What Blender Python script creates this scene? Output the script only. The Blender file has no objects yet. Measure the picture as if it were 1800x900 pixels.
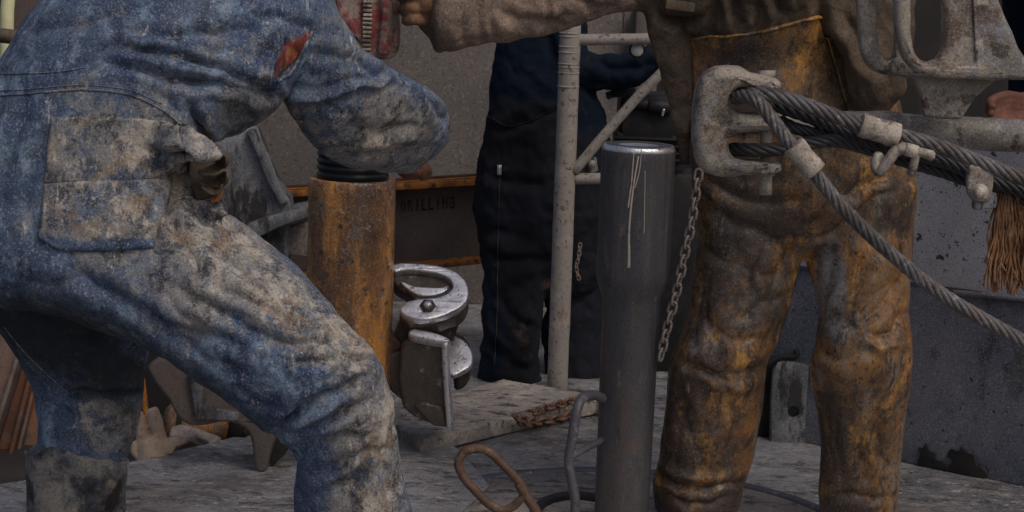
import bpy, bmesh, math, random
import numpy as np
from mathutils import Vector, Matrix, geometry
from mathutils.bvhtree import BVHTree
R = math.radians
rng = np.random.default_rng(7); random.seed(7)
SC = bpy.context.scene
COL = SC.collection

# ------------------------------------------------------------------ camera
CAMZ, PITCH, ROLL, FPX = 1.30, R(8.84), R(2.2), 3600.0
camd = bpy.data.cameras.new('camera'); cam = bpy.data.objects.new('camera', camd); COL.objects.link(cam)
camd.sensor_width = 36; camd.lens = 72; camd.clip_end = 200; camd.clip_start = 0.05
fwd = np.array([0, math.cos(PITCH), -math.sin(PITCH)]); r0 = np.array([1., 0, 0]); u0 = np.array([0, math.sin(PITCH), math.cos(PITCH)])
rgt = r0*math.cos(ROLL) + u0*math.sin(ROLL); upv = u0*math.cos(ROLL) - r0*math.sin(ROLL)
M = Matrix(((rgt[0], upv[0], -fwd[0], 0), (rgt[1], upv[1], -fwd[1], 0), (rgt[2], upv[2], -fwd[2], CAMZ), (0, 0, 0, 1)))
cam.matrix_world = M
SC.camera = cam
CAM = np.array([0, 0, CAMZ])

# ------------------------------------------------------------------ light
SUN_EL, SUN_AZ = 50, 142         # azimuth from +Y (view) clockwise towards +X: the sun stands right, a little behind the camera
w = bpy.data.worlds.new("World"); SC.world = w; w.use_nodes = True
nt = w.node_tree; bg = nt.nodes['Background']; sky = nt.nodes.new('ShaderNodeTexSky')
sky.sky_type = 'NISHITA'; sky.sun_disc = False; sky.sun_elevation = R(SUN_EL); sky.sun_rotation = R(SUN_AZ)
sky.air_density = 0.8; sky.dust_density = 5.0; sky.ozone_density = 0.4
nt.links.new(sky.outputs[0], bg.inputs[0]); bg.inputs[1].default_value = 0.15
sd = bpy.data.lights.new('sun', 'SUN'); sd.energy = 0.85; sd.angle = R(16); sd.color = (1, .95, .88)
so = bpy.data.objects.new('sun', sd); COL.objects.link(so)
sdir = Vector((math.sin(R(SUN_AZ))*math.cos(R(SUN_EL)), math.cos(R(SUN_AZ))*math.cos(R(SUN_EL)), math.sin(R(SUN_EL))))
so.rotation_euler = sdir.to_track_quat('Z', 'Y').to_euler()
so.location = (3, -2, 5)
vs = SC.view_settings; vs.view_transform = 'Standard'; vs.look = 'None'; vs.exposure = -1.08; vs.gamma = 1

# ------------------------------------------------------------------ projection helpers
def ray(x, y):
    return fwd*FPX + rgt*(x-900) + upv*(450-y)
def P(x, y, Y):
    d = ray(x, y); return CAM + d*(Y/d[1])
def F(x, y, z=0.0):
    d = ray(x, y); return CAM + d*((z-CAMZ)/d[2])
def PX(V):
    q = V - CAM; dz = q @ fwd
    return np.stack([900 + FPX*(q @ rgt)/dz, 450 - FPX*(q @ upv)/dz], 1)
def S(Y, n=1): return n*Y/FPX
def nrm(v):
    v = np.asarray(v, float); return v/(np.linalg.norm(v)+1e-12)

# ------------------------------------------------------------------ noise
def _h(i, j, k, s):
    n = (i*374761393 + j*668265263 + k*2147483647 + s*1274126177) & 0xffffffff
    n = ((n ^ (n >> 13))*1274126177) & 0xffffffff
    return ((n ^ (n >> 16)) & 0xffff)/65535.0
def vnoise(Q, s=0):
    Q = np.asarray(Q, float); I = np.floor(Q).astype(np.int64); f = Q-I; f = f*f*(3-2*f)
    out = 0
    for a in (0, 1):
        for b in (0, 1):
            for c in (0, 1):
                wt = (f[:, 0] if a else 1-f[:, 0])*(f[:, 1] if b else 1-f[:, 1])*(f[:, 2] if c else 1-f[:, 2])
                out = out + wt*_h(I[:, 0]+a, I[:, 1]+b, I[:, 2]+c, s)
    return out*2-1
def fbm(Q, o=3, s=0):
    r = 0; a = 1
    for k in range(o): r = r + a*vnoise(Q*(2**k), s+k); a *= .5
    return r

# ------------------------------------------------------------------ materials
def lin(c):
    c = np.array(c)/255.0; return np.where(c <= .04045, c/12.92, ((c+.055)/1.055)**2.4)
ALB = 2.5
def C(r, g, b, k=1.0):
    a = np.minimum(lin((r, g, b))*ALB*k, .85); return (a[0], a[1], a[2], 1)
def L(c, s, lo, hi, a=1.0, d=6, st=(1, 1, 1), attr=None, k=1.0, ro=.6):
    return dict(c=c, s=s, lo=lo, hi=hi, a=a, d=d, st=st, attr=attr, k=k, ro=ro)
def mat(name, base, layers=(), rough=.75, metal=0.0, bump=((60, .3, .002),), rmix=None, spec=.4, metal_keep=True):
    m = bpy.data.materials.new(name); m.use_nodes = True; t = m.node_tree; n = t.nodes; l = t.links
    b = n['Principled BSDF']; b.inputs['Metallic'].default_value = metal; b.inputs['Roughness'].default_value = rough
    b.inputs['Specular IOR Level'].default_value = spec
    co = n.new('ShaderNodeTexCoord').outputs['Object']
    cur = None; mcur = None
    def noise(s, d, st, off):
        mp = n.new('ShaderNodeMapping'); l.new(co, mp.inputs[0]); mp.inputs['Scale'].default_value = st; mp.inputs['Location'].default_value = (off*3.1, off*1.7, off*.9)
        x = n.new('ShaderNodeTexNoise'); l.new(mp.outputs[0], x.inputs['Vector']); x.inputs['Scale'].default_value = s; x.inputs['Detail'].default_value = d
        x.inputs['Roughness'].default_value = .6
        return x
    for i, y in enumerate(layers):
        x = noise(y['s'], y['d'], y['st'], i+1); x.inputs['Roughness'].default_value = y['ro']; v = x.outputs[0]
        if y['attr']:
            at = n.new('ShaderNodeAttribute'); at.attribute_name = y['attr']
            ma = n.new('ShaderNodeMath'); ma.operation = 'MULTIPLY_ADD'; l.new(at.outputs['Fac'], ma.inputs[0]); ma.inputs[1].default_value = y['k']; l.new(v, ma.inputs[2]); v = ma.outputs[0]
        mr = n.new('ShaderNodeMapRange'); mr.clamp = True; l.new(v, mr.inputs[0]); mr.inputs[1].default_value = y['lo']; mr.inputs[2].default_value = y['hi']; mr.inputs[3].default_value = 0; mr.inputs[4].default_value = y['a']
        mx = n.new('ShaderNodeMix'); mx.data_type = 'RGBA'; l.new(mr.outputs[0], mx.inputs[0])
        if cur is None: mx.inputs[6].default_value = base
        else: l.new(cur, mx.inputs[6])
        mx.inputs[7].default_value = y['c']; cur = mx.outputs[2]
        if metal > 0:
            mm = n.new('ShaderNodeMath'); mm.operation = 'MULTIPLY'
            iv = n.new('ShaderNodeMath'); iv.operation = 'SUBTRACT'; iv.inputs[0].default_value = 1; l.new(mr.outputs[0], iv.inputs[1])
            if mcur is None: mm.inputs[0].default_value = metal
            else: l.new(mcur, mm.inputs[0])
            l.new(iv.outputs[0], mm.inputs[1]); mcur = mm.outputs[0]
    if cur is None: b.inputs['Base Color'].default_value = base
    else: l.new(cur, b.inputs['Base Color'])
    if mcur is not None: l.new(mcur, b.inputs['Metallic'])
    if rmix:
        x = noise(rmix[0], 4, (1, 1, 1), 9); mr = n.new('ShaderNodeMapRange'); l.new(x.outputs[0], mr.inputs[0]); mr.inputs[1].default_value = .35; mr.inputs[2].default_value = .65
        mr.inputs[3].default_value = rmix[1]; mr.inputs[4].default_value = rmix[2]; l.new(mr.outputs[0], b.inputs['Roughness'])
    prev = None
    for i, (s, stg, dist, *ex) in enumerate(bump):
        x = noise(s, 6 if not ex else 4, ex[0] if ex else (1, 1, 1), 20+i)
        if ex: x.noise_type = 'RIDGED_MULTIFRACTAL'; x.inputs['Roughness'].default_value = .45; x.inputs['Distortion'].default_value = .6
        bp = n.new('ShaderNodeBump'); bp.inputs['Strength'].default_value = stg; bp.inputs['Distance'].default_value = dist
        l.new(x.outputs[0], bp.inputs['Height'])
        if prev is not None: l.new(prev, bp.inputs['Normal'])
        prev = bp.outputs[0]
    if prev is not None: l.new(prev, b.inputs['Normal'])
    return m

GR = L(C(20, 18, 17), 230, .50, .66, .45, d=3)            # fine dark grain shared by dusty things
GRL = L(C(160, 154, 148), 250, .54, .70, .30, d=3)         # fine pale grain
MT = {}
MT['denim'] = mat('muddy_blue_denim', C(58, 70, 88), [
    L(C(36, 48, 72), 5, .42, .62, .85), L(C(94, 110, 126), 18, .50, .62, .75, d=9, ro=.74, st=(1, 1, .6)), L(C(34, 44, 66), 34, .53, .62, .8, d=8, ro=.74),
    L(C(94, 93, 92), 6, .72, .82, .93, attr='mud', k=.42, d=12, ro=.84),
    L(C(40, 42, 50), 20, .65, .73, .88, attr='mud', k=.20, d=9, ro=.8),
    L(C(130, 124, 116), 20, .74, .81, .85, attr='mud', k=.30, d=11, ro=.82, st=(1, 1, .6)),
    L(C(94, 78, 62), 15, .79, .86, .75, attr='mud', k=.30, d=9, ro=.78),
    L(C(54, 66, 86), 17, .55, .61, .7, d=9, ro=.8),
    L(C(150, 146, 142), 22, .60, .66, .75, d=9, ro=.78, st=(1.6, 1.6, .35)), L(C(154, 150, 146), 52, .615, .67, .5, d=8, ro=.74), L(C(26, 27, 31), 9, .56, .63, .85, d=11, ro=.82),
    GR, GRL, L(C(30, 32, 35), 9, .58, 1.0, .93, attr='grease_shade', k=.75, d=9, ro=.76)], rough=.9, spec=.15, bump=((420, .35, .001), (90, .5, .004), (9, .5, .006, (1, 1, .55)), (16, .35, .004, (.6, 1, 1.1))))
MT['oilskin'] = mat('grimy_mustard_oilskin', C(108, 77, 40), [
    L(C(60, 46, 36), 6, .42, .58, .9, d=8, ro=.66), L(C(160, 116, 56), 12, .50, .62, .8, d=10, ro=.76, st=(1.3, 1.3, .4)),
    L(C(112, 72, 38), 10, .54, .64, .6, d=9, ro=.76), L(C(88, 83, 78), 14, .52, .60, .8, d=10, ro=.78, st=(1.4, 1.4, .4)),
    L(C(92, 91, 92), 11, .72, .84, .9, attr='mud', k=.42, d=10, ro=.8),
    L(C(44, 38, 35), 9, .60, .74, .93, attr='grease_shade', k=.5, d=10, ro=.8),
    L(C(32, 27, 24), 22, .52, .60, .88, d=10, ro=.8, st=(1.3, 1.3, .45)), L(C(28, 24, 22), 60, .55, .63, .75, d=6, ro=.72),
    L(C(140, 128, 110), 26, .61, .68, .6, d=10, ro=.8, st=(1.8, 1.8, .35)), GR, L(C(150, 140, 126), 240, .56, .70, .22, d=3)], rough=.45, spec=.55, rmix=(14, .25, .7), bump=((300, .3, .001), (90, .3, .003), (6, .25, .006, (1.3, 1, .3)),))  # pale upright streaks also stand in for wet highlights along the folds
MT['jacket'] = mat('brown_work_jacket_cloth', C(74, 64, 54), [L(C(46, 41, 37), 9, .42, .62, .8), L(C(98, 88, 78), 24, .55, .7, .5, d=8),
    L(C(100, 72, 42), 6, .6, .75, .4), L(C(34, 31, 29), 26, .56, .66, .6, d=8, ro=.72), GR], rough=.9, spec=.15, bump=((380, .35, .001), (60, .5, .006), (20, .4, .012)))
MT['sleeve'] = mat('taupe_canvas_sleeve', C(102, 88, 78), [L(C(70, 61, 55), 10, .42, .62, .7), L(C(128, 114, 102), 30, .58, .74, .5, d=8), GR, GRL], rough=.92, spec=.12,
    bump=((380, .4, .001), (60, .5, .006)))
MT['navy'] = mat('navy_overall_cloth', C(25, 27, 33), [L(C(18, 18, 20), 6, .4, .6, .8), L(C(92, 78, 66), 9, .72, 1.0, .85, attr='mud', k=.8, d=8, ro=.7),
    L(C(11, 19, 30), 10, .70, .9, .95, attr='grease_shade', k=.8), L(C(52, 52, 54), 40, .62, .74, .4, d=8), GR], rough=.93, spec=.1, bump=((300, .35, .001), (50, .4, .006)))
MT['skin'] = mat('grimy_skin', C(72, 46, 36), [L(C(96, 62, 46), 30, .45, .65, .7), L(C(60, 48, 42), 60, .58, .7, .6)], rough=.55, bump=((200, .3, .001),))
MT['glovebrown'] = mat('brown_leather_glove', C(98, 74, 56), [L(C(52, 42, 36), 16, .45, .62, .8), L(C(126, 58, 40), 9, .58, .7, .5), GR], rough=.8, bump=((120, .4, .003),))
MT['red'] = mat('worn_red_paint', C(108, 56, 54), [L(C(120, 110, 102), 22, .46, .54, .9, d=9, ro=.72), L(C(52, 50, 72), 34, .60, .66, .8, d=8), L(C(48, 34, 32), 30, .58, .68, .8, d=8), GR], rough=.6, bump=((90, .5, .003),))
MT['redcloth'] = mat('red_undershirt_cloth', C(84, 38, 34), [L(C(128, 84, 52), 30, .52, .60, .8, d=8), L(C(44, 24, 24), 22, .48, .6, .85, d=8), GR], rough=.9)
MT['boot'] = mat('muddy_rubber_boot', C(52, 54, 60), [L(C(104, 100, 94), 11, .42, .55, .95, d=9, ro=.76), L(C(20, 19, 19), 7, .54, .62, .95, d=7), L(C(120, 106, 86), 24, .60, .7, .7, d=8), L(C(128, 130, 134), 40, .63, .7, .6), GR], rough=.55, bump=((80, .5, .004),))
MT['wall'] = mat('stained_grey_beige_steel', C(84, 79, 76), [L(C(72, 69, 68), 2, .4, .62, .8), L(C(96, 90, 85), 6, .52, .66, .6, d=9, ro=.76, st=(1, 1, .4)), L(C(56, 50, 47), 9, .56, .68, .6, d=9, ro=.76, st=(1.5, 1, .3)), L(C(46, 40, 38), 80, .54, .66, .6, d=4), L(C(118, 112, 106), 95, .56, .68, .5, d=4), GR], rough=.8, bump=((120, .3, .001),))
MT['wall_hi'] = mat('pale_blue_speckled_paint', C(126, 125, 128), [L(C(110, 112, 120), 4, .4, .62, .8), L(C(134, 130, 128), 9, .5, .68, .5), L(C(22, 26, 34), 34, .66, .70, .95, d=2), L(C(30, 32, 38), 75, .655, .69, .9, d=2), GR, GRL], rough=.7, bump=((150, .25, .001),))
MT['wall_lo'] = mat('dark_blue_grey_grimy_paint', C(76, 76, 82), [L(C(54, 58, 72), 3, .42, .6, .85), L(C(96, 95, 96), 8, .52, .7, .6, d=8, ro=.7), L(C(28, 28, 30), 12, .57, .66, .7, d=8, st=(1, 1, .5)), L(C(20, 20, 24), 55, .66, .70, .9, d=2), GR, GRL], rough=.65, bump=((120, .3, .001),))
MT['dark'] = mat('dark_grimy_steel', C(24, 23, 23), [L(C(38, 33, 30), 6, .5, .7, .7), GR], rough=.8)
MT['web'] = mat('dark_beam_paint', C(74, 66, 62), [L(C(56, 52, 52), 5, .45, .65, .8), L(C(76, 64, 56), 50, .58, .72, .5), GR], rough=.75)
MT['letter'] = mat('black_stencil_paint', C(26, 24, 24), [L(C(62, 56, 52), 60, .50, .60, .8)], rough=.8)
MT['orange'] = mat('rusty_orange_paint', C(126, 78, 32), [L(C(76, 46, 26), 16, .45, .60, .85, d=8), L(C(170, 112, 46), 30, .55, .7, .6), L(C(38, 28, 22), 22, .54, .62, .9, d=8), GR], rough=.7, bump=((90, .4, .003),))
MT['rust'] = mat('rusty_casing_steel', C(104, 72, 42), [L(C(60, 46, 40), 5, .44, .58, .85, st=(1, 1, .5)), L(C(158, 108, 50), 8, .49, .60, .9, st=(1.4, 1.4, .35), d=9, ro=.72), L(C(88, 78, 72), 12, .54, .62, .85, d=9, ro=.75), L(C(150, 122, 96), 44, .58, .65, .75, d=8, ro=.72), L(C(124, 82, 40), 24, .56, .64, .7, d=8, ro=.72), L(C(34, 24, 20), 30, .56, .64, .85, d=8, ro=.72), GR, GRL], rough=.32, spec=.75, rmix=(14, .18, .5), bump=((60, .6, .005), (240, .4, .0015)))
MT['thread'] = mat('black_greased_steel', C(22, 24, 28), [L(C(10, 10, 11), 20, .5, .7, .7)], rough=.32, metal=.5)
MT['pipe'] = mat('grey_wet_steel_pipe', C(56, 55, 57), [L(C(46, 47, 51), 3, .42, .58, .8, st=(1, 1, .3)), L(C(70, 65, 63), 16, .50, .64, .6, st=(2.5, 2.5, .12), d=8, ro=.7), L(C(64, 54, 48), 5, .50, .64, .6, st=(1.2, 1.2, .2), d=7), L(C(36, 36, 39), 22, .55, .64, .6, d=9, ro=.75, st=(1.5, 1.5, .4)), L(C(92, 86, 80), 26, .58, .65, .7, d=10, ro=.8, st=(1.4, 1.4, .35)), L(C(74, 58, 46), 9, .57, .66, .6, d=9, ro=.76), GR], rough=.4, spec=.55, rmix=(7, .3, .6), bump=((260, .35, .001), (30, .35, .003)))
MT['drip'] = mat('pale_wet_mud_drip', C(128, 120, 110), [L(C(80, 74, 70), 60, .5, .7, .7)], rough=.35)
MT['post'] = mat('chipped_white_post_paint', C(104, 99, 94), [L(C(100, 96, 94), 8, .45, .65, .7), L(C(136, 128, 120), 20, .56, .7, .5), L(C(96, 70, 52), 18, .62, .70, .8, d=8, st=(1, 1, .5)), L(C(52, 40, 34), 60, .58, .66, .85, d=5), L(C(70, 62, 56), 120, .56, .68, .6, d=4)], rough=.6, bump=((60, .35, .003), (200, .3, .001)))
MT['silver'] = mat('wet_cast_steel', (.88, .88, .92, 1), [L(C(60, 54, 50), 34, .58, .63, .85, d=9, ro=.76, st=(1, 1.6, 1)), L(C(34, 31, 30), 70, .58, .63, .9, d=8, ro=.74), L(C(110, 104, 100), 22, .56, .64, .6, d=8, ro=.74)], rough=.36, metal=.9, spec=.8, rmix=(24, .26, .48), bump=((45, .4, .004), (160, .35, .0015)))
MT['silverside'] = mat('mud_filmed_cast_steel', C(68, 62, 58), [L(C(46, 40, 36), 9, .45, .62, .8, st=(1, 1, .4), d=8), L(C(38, 33, 30), 20, .56, .68, .85, d=8), L(C(110, 104, 98), 44, .60, .67, .6), GR], rough=.28, metal=.45, rmix=(14, .22, .5), bump=((50, .4, .003),))
MT['tong'] = mat('greasy_mud_caked_cast_steel', C(112, 105, 96), [L(C(70, 67, 66), 7, .42, .58, .75, d=9, ro=.72), L(C(144, 136, 124), 20, .54, .63, .75, d=10, ro=.78), L(C(68, 52, 42), 12, .54, .60, .85, d=10, ro=.78), L(C(40, 37, 36), 9, .56, .62, .8, d=10, ro=.8), L(C(104, 110, 122), 7, .54, .64, .6, d=9, ro=.74), L(C(46, 36, 30), 18, .60, .64, .85, d=6), GR, GRL], rough=.5, spec=.5, rmix=(10, .3, .75), bump=((60, .55, .0035), (220, .5, .002)))
MT['rope'] = mat('muddy_wire_rope', C(76, 74, 75), [L(C(46, 43, 42), 14, .45, .6, .8), L(C(128, 124, 120), 40, .56, .68, .5), L(C(78, 64, 52), 7, .55, .68, .6), L(C(34, 31, 32), 60, .58, .68, .7), GR], rough=.55, metal=.2, bump=((400, .5, .001),))
MT['ropedark'] = mat('dark_greased_wire_rope', C(40, 40, 44), [L(C(24, 23, 24), 12, .45, .62, .8), L(C(110, 110, 116), 26, .62, .70, .7), L(C(72, 60, 50), 8, .56, .7, .6), GR], rough=.45, metal=.2, bump=((400, .5, .001),))
MT['ferrule'] = mat('pale_mud_ferrule', C(136, 128, 118), [L(C(100, 92, 84), 14, .45, .6, .7, d=8), L(C(156, 152, 148), 30, .58, .68, .6), L(C(62, 56, 54), 12, .52, .60, .8, d=9, ro=.76), L(C(52, 46, 44), 22, .62, .68, .8, d=8), GR], rough=.7, bump=((70, .6, .004),))
MT['fibre'] = mat('frayed_brown_rope_fibre', C(104, 78, 58), [L(C(70, 48, 36), 16, .42, .6, .8), L(C(138, 116, 92), 30, .54, .68, .7), L(C(128, 66, 34), 9, .58, .7, .5)], rough=.95, spec=.1)
MT['chain'] = mat('rusty_chain_steel', C(104, 97, 93), [L(C(82, 60, 46), 30, .52, .62, .7), L(C(50, 40, 36), 60, .55, .66, .8), GR], rough=.55, metal=.25, bump=((140, .4, .002),))
MT['chainr'] = mat('rust_brown_chain_steel', C(92, 70, 58), [L(C(74, 48, 36), 30, .46, .58, .8), L(C(120, 104, 92), 70, .56, .64, .7), L(C(40, 32, 29), 60, .55, .64, .8)], rough=.6, bump=((140, .4, .002),))
MT['rod'] = mat('rusty_handle_rod', C(70, 54, 44), [L(C(54, 42, 36), 12, .44, .6, .8), L(C(98, 86, 74), 34, .56, .68, .6, d=8), L(C(48, 36, 32), 40, .6, .68, .7), GR], rough=.6, bump=((110, .5, .003),))
MT['greyrod'] = mat('grey_handle_rod', C(66, 66, 72), [L(C(64, 64, 70), 12, .44, .6, .8), L(C(120, 120, 124), 34, .58, .68, .5, d=8), L(C(44, 38, 36), 30, .6, .68, .7), GR], rough=.45, metal=.3, bump=((110, .4, .003),))
MT['floor'] = mat('muddy_steel_rig_floor', C(108, 108, 111), [L(C(70, 70, 73), 2.2, .42, .58, .85, d=8, ro=.66), L(C(128, 125, 122), 9, .52, .62, .7, d=9, ro=.74, st=(1, 2.2, 1)), L(C(44, 40, 38), 9, .53, .62, .85, d=9, ro=.75, st=(1, 2, 1)), L(C(156, 154, 152), 34, .57, .63, .75, d=9, ro=.76, st=(1, 1.8, 1)), L(C(36, 32, 30), 46, .56, .63, .75, d=7, ro=.72), L(C(84, 74, 66), 3, .55, .7, .5), L(C(34, 32, 32), 5, .57, .62, .75, d=9, ro=.76), GR, GRL], rough=.5, spec=.5, rmix=(3, .14, .72), bump=((30, .7, .008), (140, .5, .003)))
MT['plate'] = mat('pale_dried_mud_plate', C(124, 116, 110), [L(C(88, 84, 80), 3, .42, .62, .7), L(C(146, 138, 128), 9, .50, .62, .8, d=9, ro=.75), L(C(46, 40, 36), 12, .53, .60, .9, d=9, ro=.75, st=(1, 2.5, 1)), L(C(34, 30, 28), 44, .56, .63, .75, d=7, ro=.72), GR, GRL], rough=.7, bump=((40, .7, .007), (160, .5, .003)))
MT['ground'] = mat('dark_oily_ground', C(34, 31, 30), [L(C(50, 44, 40), 4, .5, .7, .7), GR], rough=.7)
MT['greysteel'] = mat('stained_grey_steel', C(66, 68, 72), [L(C(94, 96, 100), 7, .48, .60, .8, d=8, ro=.72), GR, GRL, L(C(28, 27, 27), 9, .50, .56, .9, d=9, ro=.72, st=(1.6, 1, .5)), L(C(50, 48, 48), 24, .54, .68, .6, d=8)], rough=.6, bump=((70, .4, .003),))
MT['cream'] = mat('cream_post_paint', C(176, 164, 124), [L(C(120, 108, 80), 10, .5, .7, .6)], rough=.6)
MT['brownpipe'] = mat('brown_pipe', C(70, 60, 52), [L(C(40, 34, 30), 14, .45, .62, .8), GR], rough=.6)
MT['beam'] = mat('brown_leaning_beam', C(72, 64, 60), [L(C(88, 54, 34), 5, .50, .64, .8, st=(1, 1, .4)), L(C(40, 36, 34), 14, .52, .66, .7, d=8), GR], rough=.75, bump=((60, .4, .004),))
MT['beamrust'] = mat('rust_brown_leaning_beam', C(70, 44, 32), [L(C(50, 34, 26), 8, .45, .62, .8), L(C(70, 64, 60), 14, .55, .68, .7, d=8), GR], rough=.8)
MT['knit'] = mat('knitted_cotton_glove', C(146, 128, 112), [L(C(116, 98, 86), 16, .5, .65, .7), L(C(60, 52, 48), 90, .58, .68, .5)], rough=.95, spec=.1, bump=((260, .6, .003),))
MT['rag'] = mat('grey_white_rag', C(112, 104, 98), [L(C(84, 80, 84), 10, .5, .65, .7), L(C(128, 100, 90), 8, .55, .7, .5), GR], rough=.95, spec=.1, bump=((200, .5, .003),))
MT['engine'] = mat('black_engine_paint', C(22, 22, 24), [L(C(40, 38, 38), 20, .52, .66, .5), GR], rough=.55, spec=.3)
MT['glassw'] = mat('pale_gauge_face', C(150, 152, 148), [], rough=.3)
MT['chrome'] = mat('polished_metal', C(170, 168, 168), [], rough=.2, metal=.9)
MT['hose'] = mat('black_rubber_hose', C(36, 36, 40), [L(C(70, 70, 74), 30, .56, .68, .6), GR], rough=.5)

# ------------------------------------------------------------------ object helpers
class HardV(np.ndarray): pass
def hv(V): return np.asarray(V, float).view(HardV)
def wloc(o):
    v = np.zeros(3)
    while o is not None:
        v += np.array(o.location); o = o.parent
    return v
def link(name, me, m, parent=None, smooth=True):
    me.materials.clear(); me.materials.append(m)
    if smooth: me.polygons.foreach_set('use_smooth', np.ones(len(me.polygons), bool))
    o = bpy.data.objects.new(name, me); COL.objects.link(o)
    if parent is not None: o.parent = parent
    return o
def obj(name, V, Fc, m, parent=None, smooth=True, loc=None):
    hard = isinstance(V, HardV); V = np.asarray(V, float)
    base = wloc(parent) if parent is not None else (np.asarray(loc, float) if loc is not None else np.zeros(3))
    me = bpy.data.meshes.new(name); me.from_pydata((V-base).tolist(), [], [tuple(f) for f in Fc]); me.update()
    o = link(name, me, m, parent, smooth)
    if hard: autosmooth(o, 24)
    if parent is None: o.location = base
    return o
def tag(o, label=None, cat=None, group=None, kind=None):
    if label: o['label'] = label
    if cat: o['category'] = cat
    if group: o['group'] = group
    if kind: o['kind'] = kind
    return o
def thing(name, label, cat, loc, group=None):
    o = bpy.data.objects.new(name, None); COL.objects.link(o); o.location = [float(a) for a in loc]; o.empty_display_size = .05
    return tag(o, label, cat, group)
def cat_mesh(*ms):
    V = []; Fc = []; n = 0
    for v, f in ms:
        V.append(np.asarray(v)); Fc += [tuple(i+n for i in q) for q in f]; n += len(v)
    return np.concatenate(V), Fc
def cr(pts, k=8):
    p = np.asarray(pts, float)
    if len(p) < 3: 
        t = np.linspace(0, 1, k+1)[:, None]; return p[0]*(1-t)+p[-1]*t
    q = np.vstack([2*p[0]-p[1], p, 2*p[-1]-p[-2]]); out = []
    for i in range(1, len(q)-2):
        for t in np.arange(k)/k:
            a, b, c, d = q[i-1:i+3]
            out.append(.5*((2*b)+(-a+c)*t+(2*a-5*b+4*c-d)*t*t+(-a+3*b-3*c+d)*t**3))
    out.append(p[-1]); return np.array(out)
def frames(p):
    T = np.gradient(p, axis=0); T /= np.linalg.norm(T, axis=1)[:, None]+1e-12
    a = np.array([0, 0, 1.]) if abs(T[0][2]) < .9 else np.array([0, 1., 0])
    N = np.zeros_like(p); n = nrm(np.cross(T[0], a)); N[0] = n
    for i in range(1, len(p)):
        n = N[i-1]-T[i]*(N[i-1]@T[i]); N[i] = nrm(n)
    return T, N, np.cross(T, N)
def tube(p, r, n=10, cap=True, dome=True):
    p = np.asarray(p, float); r = np.broadcast_to(np.asarray(r, float), (len(p),)).copy()
    T, N, B = frames(p)
    if cap and dome:
        p = np.vstack([p[0]-T[0]*r[0]*.35, p, p[-1]+T[-1]*r[-1]*.35]); r = np.r_[r[0]*.7, r, r[-1]*.7]
        T = np.vstack([T[0], T, T[-1]]); N = np.vstack([N[0], N, N[-1]]); B = np.vstack([B[0], B, B[-1]])
    a = np.arange(n)*2*np.pi/n
    V = (p[:, None]+r[:, None, None]*(N[:, None]*np.cos(a)[None, :, None]+B[:, None]*np.sin(a)[None, :, None])).reshape(-1, 3)
    Fc = []
    for i in range(len(p)-1):
        for j in range(n):
            k = (j+1) % n; Fc.append((i*n+j, i*n+k, (i+1)*n+k, (i+1)*n+j))
    if cap: Fc += [tuple(range(n))[::-1], tuple(range((len(p)-1)*n, len(p)*n))]
    return V, Fc
def lathe(c, prof, n=48, tilt=None):
    V = []; Fc = []; a = np.arange(n)*2*np.pi/n
    for r, z in prof: V.append(np.stack([c[0]+r*np.cos(a), c[1]+r*np.sin(a), np.full(n, c[2]+z)], 1))
    m = len(prof)
    for i in range(m-1):
        for j in range(n):
            k = (j+1) % n; Fc.append((i*n+j, i*n+k, (i+1)*n+k, (i+1)*n+j))
    Fc += [tuple(range(n))[::-1], tuple(range((m-1)*n, m*n))]
    return np.concatenate(V), Fc
def bm_out(bm):
    bmesh.ops.recalc_face_normals(bm, faces=bm.faces)
    V = np.array([v.co[:] for v in bm.verts]); bm.verts.index_update(); Fc = [tuple(v.index for v in f.verts) for f in bm.faces]; bm.free(); return V, Fc
def box(c, ax, h, bev=.004, seg=2):
    bm = bmesh.new(); ax = [nrm(a) for a in ax]; c = np.asarray(c, float)
    vs_ = [bm.verts.new(c+ax[0]*h[0]*i+ax[1]*h[1]*j+ax[2]*h[2]*k) for i in (-1, 1) for j in (-1, 1) for k in (-1, 1)]
    for q in ((0, 1, 3, 2), (4, 6, 7, 5), (0, 4, 5, 1), (2, 3, 7, 6), (0, 2, 6, 4), (1, 5, 7, 3)): bm.faces.new([vs_[i] for i in q])
    if bev: bmesh.ops.bevel(bm, geom=list(bm.edges), offset=bev, segments=seg, profile=.5, affect='EDGES')
    V, Fc = bm_out(bm); return hv(V), Fc
AX = (np.array([1., 0, 0]), np.array([0, 1., 0]), np.array([0, 0, 1.]))
def bar(a, b, w_, h_, side=(0, 1, 0), bev=.004):
    a = np.asarray(a, float); b = np.asarray(b, float); t = b-a; s = np.asarray(side, float); s = nrm(s-nrm(t)*(s@nrm(t))); return box((a+b)/2, (t, s, np.cross(t, s)), (np.linalg.norm(t)/2, w_/2, h_/2), bev)
def prism(pts, ext, bev=0.0, seg=2):
    bm = bmesh.new(); f = bm.faces.new([bm.verts.new(p) for p in pts]); ext = Vector(ext)
    r = bmesh.ops.extrude_face_region(bm, geom=[f]); bmesh.ops.translate(bm, verts=[g for g in r['geom'] if isinstance(g, bmesh.types.BMVert)], vec=ext)
    if bev:
        bmesh.ops.recalc_face_normals(bm, faces=bm.faces)
        bmesh.ops.bevel(bm, geom=[e for e in bm.edges if e.calc_face_angle(0) > .5], offset=bev, segments=seg, profile=.5, affect='EDGES', clamp_overlap=True)
    V, Fc = bm_out(bm); return hv(V), Fc
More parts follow.
